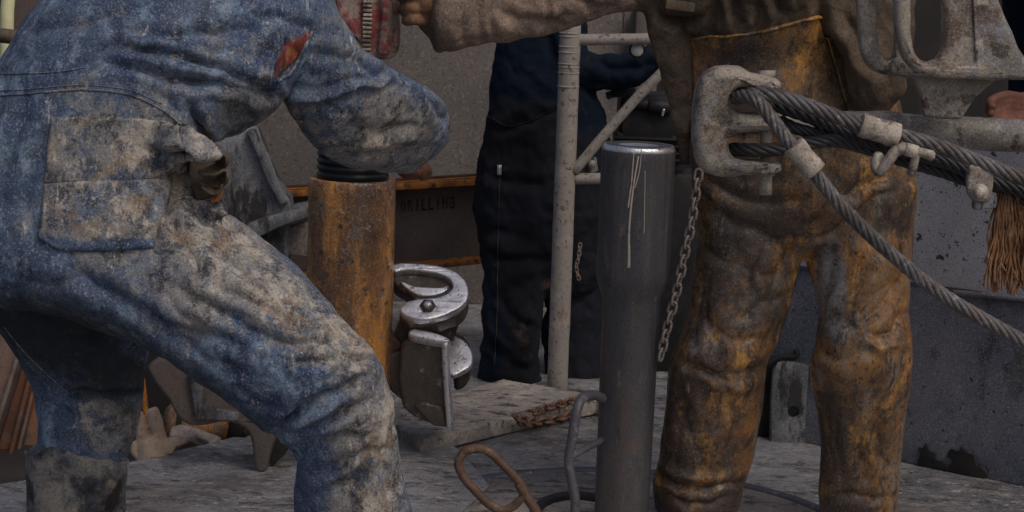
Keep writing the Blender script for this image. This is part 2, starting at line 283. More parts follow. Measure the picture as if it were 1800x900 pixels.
def slab(outline, holes, o, u, v, thick, bev, smooth_k=0, seg=3):
    """plate with holes on the plane (o,u,v); outline and holes are world points on that plane; thickness along u x v, centred."""
    u = nrm(u); v = nrm(v-u*(v@u)); n = np.cross(u, v)
    cu = bpy.data.curves.new('t', 'CURVE'); cu.dimensions = '2D'; cu.fill_mode = 'BOTH'; cu.extrude = max(thick/2-bev, .0005); cu.bevel_depth = bev; cu.bevel_resolution = seg; cu.offset = -bev
    for pts in [outline]+list(holes):
        q = np.array([[(np.asarray(p)-o)@u, (np.asarray(p)-o)@v] for p in pts])
        if smooth_k:
            cl = np.vstack([q[-1], q, q[0], q[1]]); out = []
            for i in range(1, len(cl)-2):
                for t in np.arange(smooth_k)/smooth_k:
                    a, b, c, d = cl[i-1:i+3]; out.append(.5*((2*b)+(-a+c)*t+(2*a-5*b+4*c-d)*t*t+(-a+3*b-3*c+d)*t**3))
            q = np.array(out)
        sp = cu.splines.new('POLY'); sp.points.add(len(q)-1)
        for p, xy in zip(sp.points, q): p.co = (xy[0], xy[1], 0, 1)
        sp.use_cyclic_u = True
    t = bpy.data.objects.new('t', cu); COL.objects.link(t)
    dg = bpy.context.evaluated_depsgraph_get(); me = bpy.data.meshes.new_from_object(t.evaluated_get(dg))
    V = np.zeros(len(me.vertices)*3); me.vertices.foreach_get('co', V); V = V.reshape(-1, 3)
    Fc = [tuple(p.vertices) for p in me.polygons]
    bpy.data.objects.remove(t); bpy.data.curves.remove(cu); bpy.data.meshes.remove(me)
    # weld the duplicated borders
    bm = bmesh.new(); vv = [bm.verts.new(o+u*p[0]+v*p[1]+n*p[2]) for p in V]
    for f in Fc:
        try: bm.faces.new([vv[i] for i in f])
        except ValueError: pass
    bmesh.ops.remove_doubles(bm, verts=bm.verts, dist=1e-5)
    return bm_out(bm)
def autosmooth(o, ang=35):
    me = o.data; bm = bmesh.new(); bm.from_mesh(me)
    for e in bm.edges: e.smooth = e.calc_face_angle(0) < R(ang)
    bm.to_mesh(me); bm.free(); return o
def rough_up(V, amp, sc, s=0):
    h = isinstance(V, HardV); V = np.asarray(V, float); W = V + amp*np.stack([fbm(V*sc, 3, s), fbm(V*sc+7, 3, s+9), fbm(V*sc+13, 3, s+21)], 1); return hv(W) if h else W
def subdiv(V, Fc, cuts=1, maxlen=None):
    h = isinstance(V, HardV); bm = bmesh.new(); vv = [bm.verts.new(p) for p in V]
    for f in Fc: 
        try: bm.faces.new([vv[i] for i in f])
        except ValueError: pass
    bmesh.ops.triangulate(bm, faces=[f for f in bm.faces if len(f.verts) > 4])
    for _ in range(cuts):
        es = [e for e in bm.edges if maxlen is None or e.calc_length() > maxlen]
        if not es: break
        bmesh.ops.subdivide_edges(bm, edges=es, cuts=1, use_grid_fill=True)
    bmesh.ops.triangulate(bm, faces=[f for f in bm.faces if len(f.verts) > 4])
    V, Fc = bm_out(bm); return (hv(V) if h else V), Fc

# ------------------------------------------------------------------ cloth bodies
def loft(secs, n=32, k=6, dome=True):
    """secs: (x0,y0, x1,y1, Y, ratio): the two outline points of one cross-section at depth Y; ratio = depth/width"""
    s = cr(np.array(secs, float), k)
    a = np.arange(n)*2*np.pi/n; V = []
    cs = []; As = []; Bs = []
    for x0, y0, x1, y1, Y, rt in s:
        p0 = P(x0, y0, Y); p1 = P(x1, y1, Y); c = (p0+p1)/2; A = (p1-p0)/2
        vd = nrm(c-CAM); B = vd*np.linalg.norm(A)*rt
        cs.append(c); As.append(A); Bs.append(B)
    cs = np.array(cs); As = np.array(As); Bs = np.array(Bs)
    if dome:
        d0 = nrm(cs[0]-cs[1]); d1 = nrm(cs[-1]-cs[-2]); 
        c2 = [cs[0]+d0*np.linalg.norm(As[0])*q for q in (.45, .3)]; A2 = [As[0]*.45, As[0]*.8]; B2 = [Bs[0]*.45, Bs[0]*.8]
        c3 = [cs[-1]+d1*np.linalg.norm(As[-1])*q for q in (.3, .45)]; A3 = [As[-1]*.8, As[-1]*.45]; B3 = [Bs[-1]*.8, Bs[-1]*.45]
        cs = np.vstack([c2, cs, c3]); As = np.vstack([A2, As, A3]); Bs = np.vstack([B2, Bs, B3])
    for c, A, B in zip(cs, As, Bs):
        V.append(c+A*np.cos(a)[:, None]+B*np.sin(a)[:, None])
    m = len(cs); Fc = []
    for i in range(m-1):
        for j in range(n):
            q = (j+1) % n; Fc.append((i*n+j, i*n+q, (i+1)*n+q, (i+1)*n+j))
    Fc += [tuple(range(n))[::-1], tuple(range((m-1)*n, m*n))]
    return np.concatenate(V), Fc
def ball(c, r, n=16):
    prof = [(max(1e-4, math.sin(t)), -math.cos(t)) for t in np.linspace(.05, math.pi-.05, n//2+2)]
    V, Fc = lathe((0, 0, 0), prof, n); return V*np.asarray(r)+np.asarray(c), Fc
def remesh(parts, voxel, smooth=6):
    Vs = []; Fs = []; n = 0
    for v, f in parts:
        bm = bmesh.new(); vv = [bm.verts.new(p) for p in v]
        for q in f: bm.faces.new([vv[i] for i in q])
        v, f = bm_out(bm); Vs.append(v); Fs += [tuple(i+n for i in q) for q in f]; n += len(v)
    me = bpy.data.meshes.new('t'); me.from_pydata(np.concatenate(Vs).tolist(), [], Fs); me.update()
    t = bpy.data.objects.new('t', me); COL.objects.link(t)
    md = t.modifiers.new('r', 'REMESH'); md.mode = 'VOXEL'; md.voxel_size = voxel; md.use_smooth_shade = True
    dg = bpy.context.evaluated_depsgraph_get(); out = bpy.data.meshes.new_from_object(t.evaluated_get(dg))
    bpy.data.objects.remove(t); bpy.data.meshes.remove(me)
    V = getV(out); E = np.zeros(len(out.edges)*2, int); out.edges.foreach_get('vertices', E); E = E.reshape(-1, 2)
    deg = np.bincount(E.ravel(), minlength=len(V))[:, None]
    for i in range(smooth):
        s = np.zeros_like(V)
        for a in range(3): s[:, a] = np.bincount(E[:, 0], V[E[:, 1], a], len(V))+np.bincount(E[:, 1], V[E[:, 0], a], len(V))
        V = V + (.6 if i % 2 == 0 else -.5 if smooth > 3 else .4)*(s/np.maximum(deg, 1)-V)
    setV(out, V); return out
def getV(me):
    V = np.zeros(len(me.vertices)*3); me.vertices.foreach_get('co', V); return V.reshape(-1, 3)
def setV(me, V):
    me.vertices.foreach_set('co', V.ravel()); me.update()
def getN(me):
    N = np.zeros(len(me.vertices)*3); me.vertices.foreach_get('normal', N); return N.reshape(-1, 3)
def segdist(p, poly):
    d = np.full(len(p), 1e9); poly = np.asarray(poly, float)
    for a, b in zip(poly[:-1], poly[1:]):
        t = np.clip(((p-a)@(b-a))/((b-a)@(b-a)+1e-9), 0, 1); d = np.minimum(d, np.linalg.norm(p-a-t[:, None]*(b-a), axis=1))
    return d
def taper(p, poly):
    poly = np.asarray(poly, float); L_ = np.linalg.norm(np.diff(poly, axis=0), axis=1); tot = L_.sum(); best = np.full(len(p), 1e9); tt = np.zeros(len(p)); acc = 0
    for a, b, l in zip(poly[:-1], poly[1:], L_):
        t = np.clip(((p-a)@(b-a))/(l*l+1e-9), 0, 1); d = np.linalg.norm(p-a-t[:, None]*(b-a), axis=1); m = d < best; best[m] = d[m]; tt[m] = ((acc+t*l)/tot)[m]; acc += l
    return best, np.clip(np.sin(np.pi*np.clip(tt*.86+.07, 0, 1))*1.6, 0, 1)
def cloth(me, folds=(), zones=(), base=((9, .012), (26, .004)), seed=0, back=.5):
    """sculpt cloth: folds = (polyline, width px, depth m) creases (negative depth = ridge); zones = (cx,cy,radius,angle,wavelength px,amp m) bunched wrinkles"""
    V = getV(me); N = getN(me); vd = (V-CAM); vd /= np.linalg.norm(vd, axis=1)[:, None]; face = np.clip(-(N*vd).sum(1)*2.2+.2, 0, 1)
    D = np.zeros(len(V))
    for sc, am in base:
        q = V*sc; r = fbm(q, 3, seed); D += am*r
    # sharp cloth creases: ridged noise
    q = V*np.array([9, 9, 7.]); r = 1-np.abs(fbm(q, 2, seed+5)); D += -(.0045 if seed != 31 else .0006)*np.clip(r-.80, 0, 1)/.20
    px = PX(V); wp = px+np.stack([fbm(V*22, 2, seed+3), fbm(V*22+5, 2, seed+4)], 1)*7
    for poly, w_, am in folds:
        poly = cr(np.array(poly, float), 4) if len(poly) > 2 else np.array(poly, float)
        d, tp = taper(wp, poly)
        prof = .45*np.exp(-(d/w_)**2)+.75*np.exp(-d/(.75*w_))-.45*np.exp(-((d-2.4*w_)/(1.2*w_))**2)
        D += -am*prof*tp*face
    for cx, cy, rad, ang, lam, am in zones:
        c, s = math.cos(R(ang)), math.sin(R(ang)); dx = wp[:, 0]-cx; dy = wp[:, 1]-cy
        u = dx*c+dy*s; v = -dx*s+dy*c
        q = np.stack([u/(lam*4.5), v/lam, np.full(len(u), seed*3.3)+cx*.01], 1)
        r = vnoise(q, seed+11); r2 = vnoise(q*2.1+4, seed+12)
        rr = (1-2*np.abs(r))*.75+r2*.3
        q3 = np.stack([u/(lam*2.2), v/(lam*.45), np.full(len(u), seed*1.7)], 1); D += .22*am*(1-2*np.abs(vnoise(q3, seed+15)))*np.exp(-((dx*dx+dy*dy)/(rad*rad)))*face
        D += .6*am*rr*np.exp(-((dx*dx+dy*dy)/(rad*rad)))*np.maximum(face, .3)
    setV(me, V+N*D[:, None])
def paint(me, name, blobs, base=.0):
    px = PX(getV(me)); a = np.full(len(px), float(base))
    for cx, cy, rx, ry, ang, val in blobs:
        c, s = math.cos(R(ang)), math.sin(R(ang)); dx = px[:, 0]-cx; dy = px[:, 1]-cy; u = (dx*c+dy*s)/rx; v = (-dx*s+dy*c)/ry
        a = a + (val-a)*np.exp(-(u*u+v*v)**1.5)
    at = me.attributes.new(name, 'FLOAT', 'POINT'); at.data.foreach_set('value', a.astype(np.float32))
def place(me, name, m, loc):
    V = getV(me); setV(me, V-np.asarray(loc)); o = link(name, me, m); o.location = [float(a) for a in loc]; return o
class Drape:
    def __init__(s, *os):
        Vs = []; Fs = []; n = 0
        for o in os:
            V = getV(o.data)+wloc(o); Vs.append(V); Fs += [tuple(i+n for i in p.vertices) for p in o.data.polygons]; n += len(V)
        s.t = BVHTree.FromPolygons(np.concatenate(Vs).tolist(), Fs)
    def hit(s, x, y, Y=4.0):
        d = nrm(ray(x, y)); h, n, i, t = s.t.ray_cast(Vector(CAM), Vector(d))
        if h is None: return P(x, y, Y), -d
        n = np.array(n); return np.array(h), (n if n@d < 0 else -n)
    def patch(s, top, bot, off=.004, thick=.004, nu=36, nv=24, Y=4.0, puff=0.0, seed=0, soft=3):
        top = cr(top, 12); bot = cr(bot, 12); f = lambda q, t: np.array([np.interp(t*(len(q)-1), np.arange(len(q)), q[:, a]) for a in (0, 1)])
        Q = np.zeros((nv+1, nu+1, 3)); Nn = np.zeros_like(Q)
        for j in range(nv+1):
            for i in range(nu+1):
                u = i/nu; v = j/nv; p = f(top, u)*(1-v)+f(bot, u)*v; Q[j, i], Nn[j, i] = s.hit(p[0], p[1], Y)
        for _ in range(soft):      # soften: cloth bridges small creases
            Q[1:-1, 1:-1] = (Q[1:-1, 1:-1]*2+Q[:-2, 1:-1]+Q[2:, 1:-1]+Q[1:-1, :-2]+Q[1:-1, 2:])/6
            Nn[1:-1, 1:-1] = (Nn[1:-1, 1:-1]*2+Nn[:-2, 1:-1]+Nn[2:, 1:-1]+Nn[1:-1, :-2]+Nn[1:-1, 2:])/6
        uu, vv = np.meshgrid(np.linspace(0, 1, nu+1), np.linspace(0, 1, nv+1)); b = np.clip(np.minimum(np.minimum(uu, 1-uu)*nu, np.minimum(vv, 1-vv)*nv)/1.5, 0, 1)
        nz = fbm(Q.reshape(-1, 3)*40, 2, seed).reshape(nv+1, nu+1)*.002*b
        outer = Q+Nn*(off+thick*(.55+.45*b)+puff*np.sin(np.pi*uu)*np.sin(np.pi*vv)+nz)[..., None]; inner = Q-Nn*.004
        nn = (nu+1)*(nv+1); V = np.concatenate([outer.reshape(-1, 3), inner.reshape(-1, 3)]); Fc = []; g = lambda j, i: j*(nu+1)+i
        for j in range(nv):
            for i in range(nu):
                q = (g(j, i), g(j+1, i), g(j+1, i+1), g(j, i+1)); Fc.append(q); Fc.append(tuple(nn+k for k in q[::-1]))
        for i in range(nu): Fc.append((g(0, i), g(0, i+1), nn+g(0, i+1), nn+g(0, i))); Fc.append((g(nv, i+1), g(nv, i), nn+g(nv, i), nn+g(nv, i+1)))
        for j in range(nv): Fc.append((g(j+1, 0), g(j, 0), nn+g(j, 0), nn+g(j+1, 0))); Fc.append((g(j, nu), g(j+1, nu), nn+g(j+1, nu), nn+g(j, nu)))
        return V, Fc
    def seam(s, poly, r=.002, off=.001, k=14, Y=4.0):
        q = cr(poly, k); pts = []
        for x, y in q: h, n = s.hit(x, y, Y); pts.append(h+n*off)
        return tube(np.array(pts), r, 6)
def finger(pts, r0, r1): 
    p = cr(pts, 5); return tube(p, np.linspace(r0, r1, len(p)), 10)

# ================================================================== SETTING
g = F(900, 500, 0)
gp = [(-40, -6, -.12), (40, -6, -.12), (40, 60, -.12), (-40, 60, -.12)]
tag(obj('ground', gp, [(0, 1, 2, 3)], MT['ground'], smooth=False), 'dark oily ground below the rig floor', kind='structure')
# rig floor: a thick plate with its far-left corner cut
edge = [F(-260, 905), F(0, 850), F(110, 835), F(230, 812), F(330, 786), F(408, 767), F(430, 768), F(470, 748)]
fl = [np.array([-2.2, 2.0, 0])]+edge+[np.array([-.9, 7.3, 0]), np.array([4.5, 7.3, 0]), np.array([4.5, 2.0, 0])]
V, Fc = prism(fl, (0, 0, -.07), .006)
V, Fc = subdiv(V, Fc, 5, .08)
V[:, 2] += np.where(V[:, 2] > -.01, .004*fbm(V*np.array([3, 3, 0]), 3, 2), 0)
fo = obj('rig_floor', V, Fc, MT['floor']); autosmooth(fo, 50); tag(fo, 'muddy grey steel rig floor', kind='structure')
# slightly proud floor plate, front left
def floorplate(name, pts, z, th, m, label, lift=.003, sd=3):
    V, Fc = prism([F(x, y, z) for x, y in pts], (0, 0, -th), min(.005, th*.3)); V, Fc = subdiv(V, Fc, 5, .045)
    V[:, 2] += np.where(V[:, 2] > z-.002, lift*fbm(V*np.array([9, 9, 0]), 3, sd), 0)
    o = obj(name, V, Fc, m); autosmooth(o, 50); return tag(o, label, 'floor plate')
floorplate('floor_plate', [(110, 905), (380, 852), (508, 822), (700, 772), (780, 760), (860, 852), (700, 1000), (200, 1000)], .014, .010, MT['floor'], 'flat grey floor plate in front of the mound edge, under the striding leg')
floorplate('floor_plate', [(690, 742), (760, 700), (830, 680), (884, 668), (960, 680), (1062, 702), (1004, 711), (900, 735), (806, 757), (740, 772)], .045, .041, MT['plate'], 'raised mud-crusted floor plate along which the rusty chains lie', .006, 8)

# far dark bulkhead closing the rig
d0 = P(-200, 200, 8.2); d1 = P(2000, 200, 8.2)
V, Fc = box(((d0[0]+d1[0])/2, 8.2, .75), AX, ((d1[0]-d0[0])/2, .05, .87), .01)
tag(obj('bulkhead', V, Fc, MT['dark'], loc=(0, 8.2, -.12)), 'dark steel bulkhead far behind the workers', 'bulkhead')
# beige container wall
a = P(330, 200, 7.2); b = P(1152, 200, 7.2)
bw = thing('steel_wall', 'dusty beige steel wall behind the orange beam and the navy worker', 'wall', ((a[0]+b[0])/2, 7.2, 0))
V, Fc = box(((a[0]+b[0])/2, 7.23, 1.2), AX, ((b[0]-a[0])/2, .03, 1.2), .006)
obj('panel', V, Fc, MT['wall'], bw)
for x in (1096,):
    p = P(x, 100, 7.19); V, Fc = box((p[0], 7.197, 1.2), AX, (.004, .004, 1.18), .001); obj('weld_seam', V, Fc, MT['wall'], bw)
V, Fc = box((P(1140, 40, 7.18)[0]-.02, 7.15, P(1140, 60, 7.18)[2]), AX, (.03, .05, .10), .01); obj('bracket', V, Fc, MT['web'], bw)

# right wall: an upper speckled panel over a lower one, seam between
wa = F(1336, 763); wb = F(1800, 856); wd = nrm(wb-wa); wn = nrm(np.cross(np.array([0, 0, 1.]), wd)); wn = wn if wn[1] > 0 else -wn
ce = wb+wd*1.2
zs = .0
def wallz(x, y):
    d = ray(x, y); t = ((wa-CAM)@wn)/(d@wn); return CAM+d*t
zsm = wallz(1740, 519)[2]; zt = wallz(1700, 250)[2]
rw = thing('steel_mud_box', 'blue-grey speckled steel wall behind the mustard legs at the rig floor edge', 'wall', wa)
def wpan(name, z0, z1, off, m, th=.03):
    s = wa-wn*off; V, Fc = prism([s+[0, 0, z0-s[2]], ce-wn*off+[0, 0, z0-ce[2]], ce-wn*off+[0, 0, z1-ce[2]], s+[0, 0, z1-s[2]]], wn*th, .004); V, Fc = subdiv(V, Fc, 5, .1)
    V = V+wn*(.004*fbm(V*3, 2, 4))[:, None]; return autosmooth(obj(name, V, Fc, m, rw), 40)
wpan('upper_panel', zsm+.006, zt, .006, MT['wall_hi']); wpan('lower_panel', 0, zsm-.004, -.006, MT['wall_lo'])
sp = [wallz(x, y)-wn*.008 for x, y in ((1680, 514), (1740, 519), (1830, 527))]; V, Fc = tube(sp, .008, 8); obj('weld_bead', V, Fc, MT['wall_lo'], rw)
# dark smears at its foot are real dried lumps
for pts in ([(1616, 815), (1619, 800), (1617, 786), (1625, 788), (1629, 778), (1637, 792), (1646, 796), (1648, 808), (1660, 812), (1666, 826)], [(1670, 828), (1676, 812), (1666, 800), (1672, 788), (1686, 792), (1692, 784), (1704, 796), (1714, 800), (1718, 816), (1730, 822), (1734, 840)]):
    V, Fc = slab([wallz(x, y)-wn*.003 for x, y in pts], [], wallz(pts[0][0], pts[0][1])-wn*.003, wd, np.array([0, 0, 1.]), .006, .002, 3); obj('mud_crust', rough_up(V, .0015, 40), Fc, MT['dark'], rw)
# ================================================================== BEAM with lettering
YB = 6.6
bp0 = P(480, 333, YB+.16); bp1 = P(905, 306, YB-.16)
ib = thing('steel_beam', 'dark web beam with rusty orange flanges and stencilled lettering behind rusty casing', 'beam', F(700, 560))
dirb = nrm((bp1-bp0)*np.array([1, 1, 0])); nb = np.array([dirb[1], -dirb[0], 0])
def fl_(xa, ya, xb, yb, th, wd_, name, m, dy=0):
    A = P(xa, ya, YB+.16+dy); B = P(xb, yb, YB-.16+dy); V, Fc = bar(A, B, wd_, th, nb, .003); V, Fc = subdiv(V, Fc, 5, .03); obj(name, rough_up(V, .0015, 30), Fc, m, ib)
fl_(470, 341, 905, 312, .021, .16, 'flange', MT['orange'])
fl_(470, 489, 905, 450, .018, .16, 'flange', MT['orange'])
A = P(470, 415, YB+.20); B = P(905, 381, YB-.12); V, Fc = bar(A, B, .02, .245, nb, .002); obj('web', V, Fc, MT['web'], ib)
# lip plates
A = P(470, 330, YB+.12); B = P(905, 303, YB-.20); V, Fc = bar(A, B, .03, .008, nb, .001); obj('lip', V, Fc, MT['beamrust'], ib)
# stencilled letters as thin flat shapes on the web
GL = {'D': ['110', '101', '101', '101', '110'], 'R': ['110', '101', '110', '101', '101'], 'I': ['010', '010', '010', '010', '010'], 'L': ['100', '100', '100', '100', '111'], 'N': ['1001', '1101', '1011', '1001', '1001'], 'G': ['0111', '1000', '1011', '1001', '0111']}
zu = np.array([0, 0, 1.]); lo0 = P(703, 369, YB+.027)-nb*.0; txt = []
u_ = dirb; cw = S(YB, 4.1); chh = S(YB, 5.2)
webc = (P(470, 415, YB+.20)+P(905, 381, YB-.12))/2
def onweb(x, y):
    d = ray(x, y); t = ((webc+nb*.0112-CAM)@nb)/(d@nb); return CAM+d*t
xx = 0
for ch in 'DRILLING':
    gl = GL[ch]
    for r_i, row in enumerate(gl):
        cwid = 3.0 if len(row) == 3 else 2.4
        for c_i, q in enumerate(row):
            if q == '1':
                x0 = 704.5+xx+c_i*cwid; y0 = 352+r_i*4.2-xx*.075
                qd = [onweb(x0, y0), onweb(x0+cwid+.05, y0-.25), onweb(x0+cwid+.05, y0+4.1), onweb(x0, y0+4.3)]; txt.append((np.array(qd), [(0, 3, 2, 1)]))
    xx += len(gl[0])*cwid+3.1
V, Fc = cat_mesh(*txt); obj('lettering', V, Fc, MT['letter'], ib, smooth=False)

# ================================================================== GREY PEDESTAL (left, behind)
YP = 5.75
pd = thing('pedestal', 'stained grey steel pedestal with flared base between blue worker and rusty casing', 'pedestal', F(450, 660))
pts = [(372, 232), (398, 222), (448, 226), (462, 262), (482, 312), (508, 352), (512, 376), (470, 392), (440, 415), (380, 420), (360, 330)]
V, Fc = prism([P(x, y, YP) for x, y in pts], (0, .10, 0), .008); obj('web_plate', V, Fc, MT['greysteel'], pd); 
for q in ([(432, 230), (447, 227), (462, 262), (484, 318), (508, 354), (494, 362), (470, 320), (448, 264)], [(374, 236), (392, 232), (404, 290), (412, 392), (396, 400), (384, 320)]):
    V, Fc = prism([P(x, y, YP-.035) for x, y in q], (0, .034, 0), .006); obj('rib', V, Fc, MT['greysteel'], pd)
V, Fc = prism([P(x, y, YP-.05) for x, y in [(400, 404), (462, 385), (512, 371), (545, 366), (545, 382), (500, 396), (456, 417), (400, 436)]], (0, .2, 0), .008); obj('foot_flange', V, Fc, MT['greysteel'], pd)
V, Fc = prism([P(x, y, YP+.05) for x, y in [(452, 418), (545, 388), (545, 452), (500, 446), (470, 436)]], (0, .05, 0), .004); obj('skirt', V, Fc, MT['wall'], pd)
V, Fc = box((P(440, 560, YP)[0], YP+.07, .22), AX, (.10, .05, .26), .01); obj('column', V, Fc, MT['greysteel'], pd)

# ================================================================== PIPES
def vline(x0, y0, Y): return P(x0, y0, Y)
# front drill pipe
YF = 4.40
top = P(1123, 256, YF); s = S(YF)
def pz(y): return P(1115, y, YF)[2]
zt_ = pz(256); zsh0 = pz(478); zsh1 = pz(522)
base = np.array([top[0], YF, 0])
dp = thing('drill_pipe', 'tall grey mud-coated drill pipe end standing in the rotary table', 'pipe', (top[0], YF, 0))
rw_ = 65.5*s; rn = 51.5*s
prof = [(rw_*.35, zt_-.10), (rw_*.40, zt_-.004), (rw_*.62, zt_+.004), (rw_*.86, zt_+.004), (rw_*.95, zt_-.001), (rw_*.99, zt_-.009), (rw_, zt_-.02)]
prof += [(rw_, z) for z in np.linspace(zt_-.03, zsh0, 14)]+[(rw_*.985, zsh0-.012), (rw_*.93, (zsh0+zsh1)/2), (rn*1.015, zsh1), (rn, zsh1-.012)]+[(rn*(1-.06*t), zsh1-.03+(-.05-zsh1+.03)*t) for t in np.linspace(0, 1, 24)]
V, Fc = lathe((top[0], YF, 0), prof[::-1], 72); obj('body', V, Fc, MT['pipe'], dp)
V, Fc = lathe((top[0], YF, 0), [(rw_*.90, zt_+.0015), (rw_*.91, zt_+.0032), (rw_*.957, zt_+.0001), (rw_*.996, zt_-.0078), (rw_*.985, zt_-.010)][::-1], 72); obj('highlight_rim', V, Fc, MT['silver'], dp)  # silver ring put in as the highlight along the pipe's top edge
dpd = None
def drip(poly, r, depth=YF):
    pts = []
    for x, y in cr(poly, 8):
        q = P(x, y, YF); dx = q[0]-top[0]; d = ray(x, y); 
        # hit the cylinder
        ox, oy = CAM[0]-top[0], CAM[1]-YF; A_ = d[0]**2+d[1]**2; B_ = 2*(ox*d[0]+oy*d[1]); C_ = ox*ox+oy*oy-rw_**2; t = (-B_-math.sqrt(max(B_*B_-4*A_*C_, 0)))/(2*A_); pts.append(CAM+d*t)
    pts = np.array(pts); return tube(pts, r*np.linspace(.6, 1, len(pts)), 6)
for poly, r in ([((1114, 270), (1110, 320), (1104, 365)), .0022], [((1122, 275), (1113, 330), (1106, 400), (1105, 468)), .0030], [((1106, 432), (1105, 470)), .0042], [((1134, 300), (1133, 360), (1132, 410)), .0012], [((1128, 262), (1124, 300), (1116, 330)), .0014]):
    V, Fc = drip(poly, r); obj('mud_streak', V, Fc, MT['drip'], dp)

# rusty casing + threaded pipe inside it
YC = 4.98; tc = P(620, 312, YC); sc = S(YC); rc = 77*sc; zc = tc[2]
cp = thing('casing_pipe', 'thick rusty orange-brown casing pipe behind the striding blue leg', 'pipe', (tc[0], YC, 0))
prof = [(rc*.78, zc-.2), (rc*.80, zc-.002), (rc*.97, zc), (rc, zc-.004)]+[(rc*(1+.004*math.sin(i*2.1)), z) for i, z in enumerate(np.linspace(zc-.02, -.05, 30))]
V, Fc = lathe((tc[0], YC, 0), prof[::-1], 72); V = rough_up(V, .0012, 26); 
hs = np.array([-.041, 0, zc*0.0]); V[:, 0] += (V[:, 2]-zc)*.0+0
obj('body', V, Fc, MT['rust'], cp)
tp = thing('threaded_pipe', 'black greased threaded pipe end rising from the rusty casing under the sleeve', 'pipe', (tc[0], YC, zc-.15))
rt = 62*sc; prof = [(rt*.75, .14)]; 
zz = np.linspace(zc-.15, zc+.115, 64)
prof = [(rt*(1.0-.02*(i/64))+(.0035 if i % 4 in (1, 2) else 0), z) for i, z in enumerate(zz)]
V, Fc = lathe((tc[0], YC, 0), prof, 64); obj('body', V, Fc, MT['thread'], tp)
V, Fc = lathe((tc[0], YC, 0), [(rt*.5, zc+.10), (rt*.5, zc+.119), (rt*.95, zc+.119), (rt*.95, zc+.112)][::-1], 48); obj('rim', V, Fc, MT['thread'], tp)

# ================================================================== GUARD FRAME (white posts)
YG = 5.75
gf = thing('guard_frame', 'chipped white tubular frame of post, rails and diagonal brace before navy worker', 'frame', F(980, 690))
V, Fc = tube([P(1003, 40, YG), P(998, 180, YG), P(990, 400, YG), P(980, 688, YG)], [S(YG, 18.5)]*4, 24); V, Fc = tube(cr([P(1003, 44, YG), P(998, 180, YG), P(990, 400, YG), P(979, 690, YG)], 10), S(YG, 18.5), 24); obj('post', rough_up(V, .0008, 40), Fc, MT['post'], gf)
for y in (58, 64, 82, 92, 112, 118, 128, 152): 
    V, Fc = tube([P(984.5+ (0 if y < 90 else -1), y, YG-.005), P(1021, y+1, YG-.005)], .0012, 6)
    c = P(1001.5-(y-60)*.03, y, YG); V, Fc = lathe((c[0], c[1], c[2]-.0028), [(S(YG, 18.3), 0), (S(YG, 19.4), .0015), (S(YG, 19.4), .004), (S(YG, 18.3), .0056)], 24); obj('collar', V, Fc, MT['post'], gf)
V, Fc = tube(cr([P(1012, 70, YG), P(1090, 69, YG), P(1160, 68, YG)], 6), S(YG, 10), 16); obj('rail', rough_up(V, .0006, 50), Fc, MT['post'], gf)
V, Fc = tube(cr([P(1010, 314, YG), P(1040, 314, YG), P(1100, 314, YG)], 6), S(YG, 10), 16); obj('rail', rough_up(V, .0006, 50), Fc, MT['post'], gf)
V, Fc = tube(cr([P(1010, 300, YG-.01), P(1060, 240, YG-.01), P(1115, 177, YG-.01), P(1170, 120, YG-.01)], 6), S(YG, 9), 16); obj('brace', rough_up(V, .0006, 50), Fc, MT['post'], gf)
V, Fc = prism([P(x, y, YG+.01) for x, y in ((1012, 290), (1030, 280), (1048, 276), (1052, 300), (1040, 306), (1014, 318))], (0, .01, 0), .002); obj('gusset', V, Fc, MT['greysteel'], gf)
V, Fc = ball(P(1040, 288, YG-.005), .012); obj('bolt', V, Fc, MT['chain'], gf)

# small motor with lamp behind the frame
YM = 6.15
mo = thing('engine', 'black engine block with hose and knobs behind the diagonal white brace', 'engine', F(1130, 660))
V, Fc = box(P(1138, 205, YM), AX, (S(YM, 52), .1, S(YM, 42)), .02, 3); obj('block', V, Fc, MT['engine'], mo)
V, Fc = box(P(1140, 262, YM), AX, (S(YM, 62), .1, S(YM, 34)), .012); obj('crankcase', V, Fc, MT['engine'], mo)
for y in (244, 256, 268, 280): V, Fc = box(P(1140, y, YM-.105), AX, (S(YM, 58), .012, .003), .001); obj('fin', V, Fc, MT['engine'], mo)
for x, y, r in ((1160, 186, 13), (1130, 182, 9), (1096, 160, 10)):
    p = P(x, y, YM-.11); V, Fc = tube([p+[-.03, 0, 0], p+[.03, 0, -.004]], S(YM, r), 18); obj('cylinder', V, Fc, MT['engine'], mo)
V, Fc = tube(cr([P(1068, 168, YM-.1), P(1085, 164, YM-.1), P(1104, 166, YM-.1)], 4), S(YM, 7), 12); obj('nozzle', V, Fc, MT['greysteel'], mo)
V, Fc = tube(cr([P(1164, 203, YM-.14), P(1167, 192, YM-.14)], 4), S(YM, 2.5), 8); obj('lever', V, Fc, MT['chrome'], mo)
V, Fc = ball(P(1166, 138, YM-.13), .013); obj('cap', V, Fc, MT['red'], mo)
V, Fc = box(P(1140, 490, YM+.1), AX, (S(YM, 82), .08, S(YM, 200)), .02); obj('stand', V, Fc, MT['engine'], mo)  # stand widened so its black darkens the gap right of the drill pipe
ga = thing('gauge', 'small round pale gauge hanging under the white top rail', 'gauge', P(1120, 96, YG+.05))
pc = P(1120, 88, YG+.03)
n_ = nrm(CAM-pc); V, Fc = tube([pc, pc+n_*.015], S(YG, 11), 20, dome=False); obj('face', V, Fc, MT['glassw'], ga)
V, Fc = tube([pc+n_*(-.02), pc+n_*.008], S(YG, 14), 20, dome=False); obj('housing', V, Fc, MT['engine'], ga)
V, Fc = bar(P(1120, 66, YG+.03), P(1120, 84, YG+.035), .012, .02); obj('bracket', V, Fc, MT['engine'], ga)

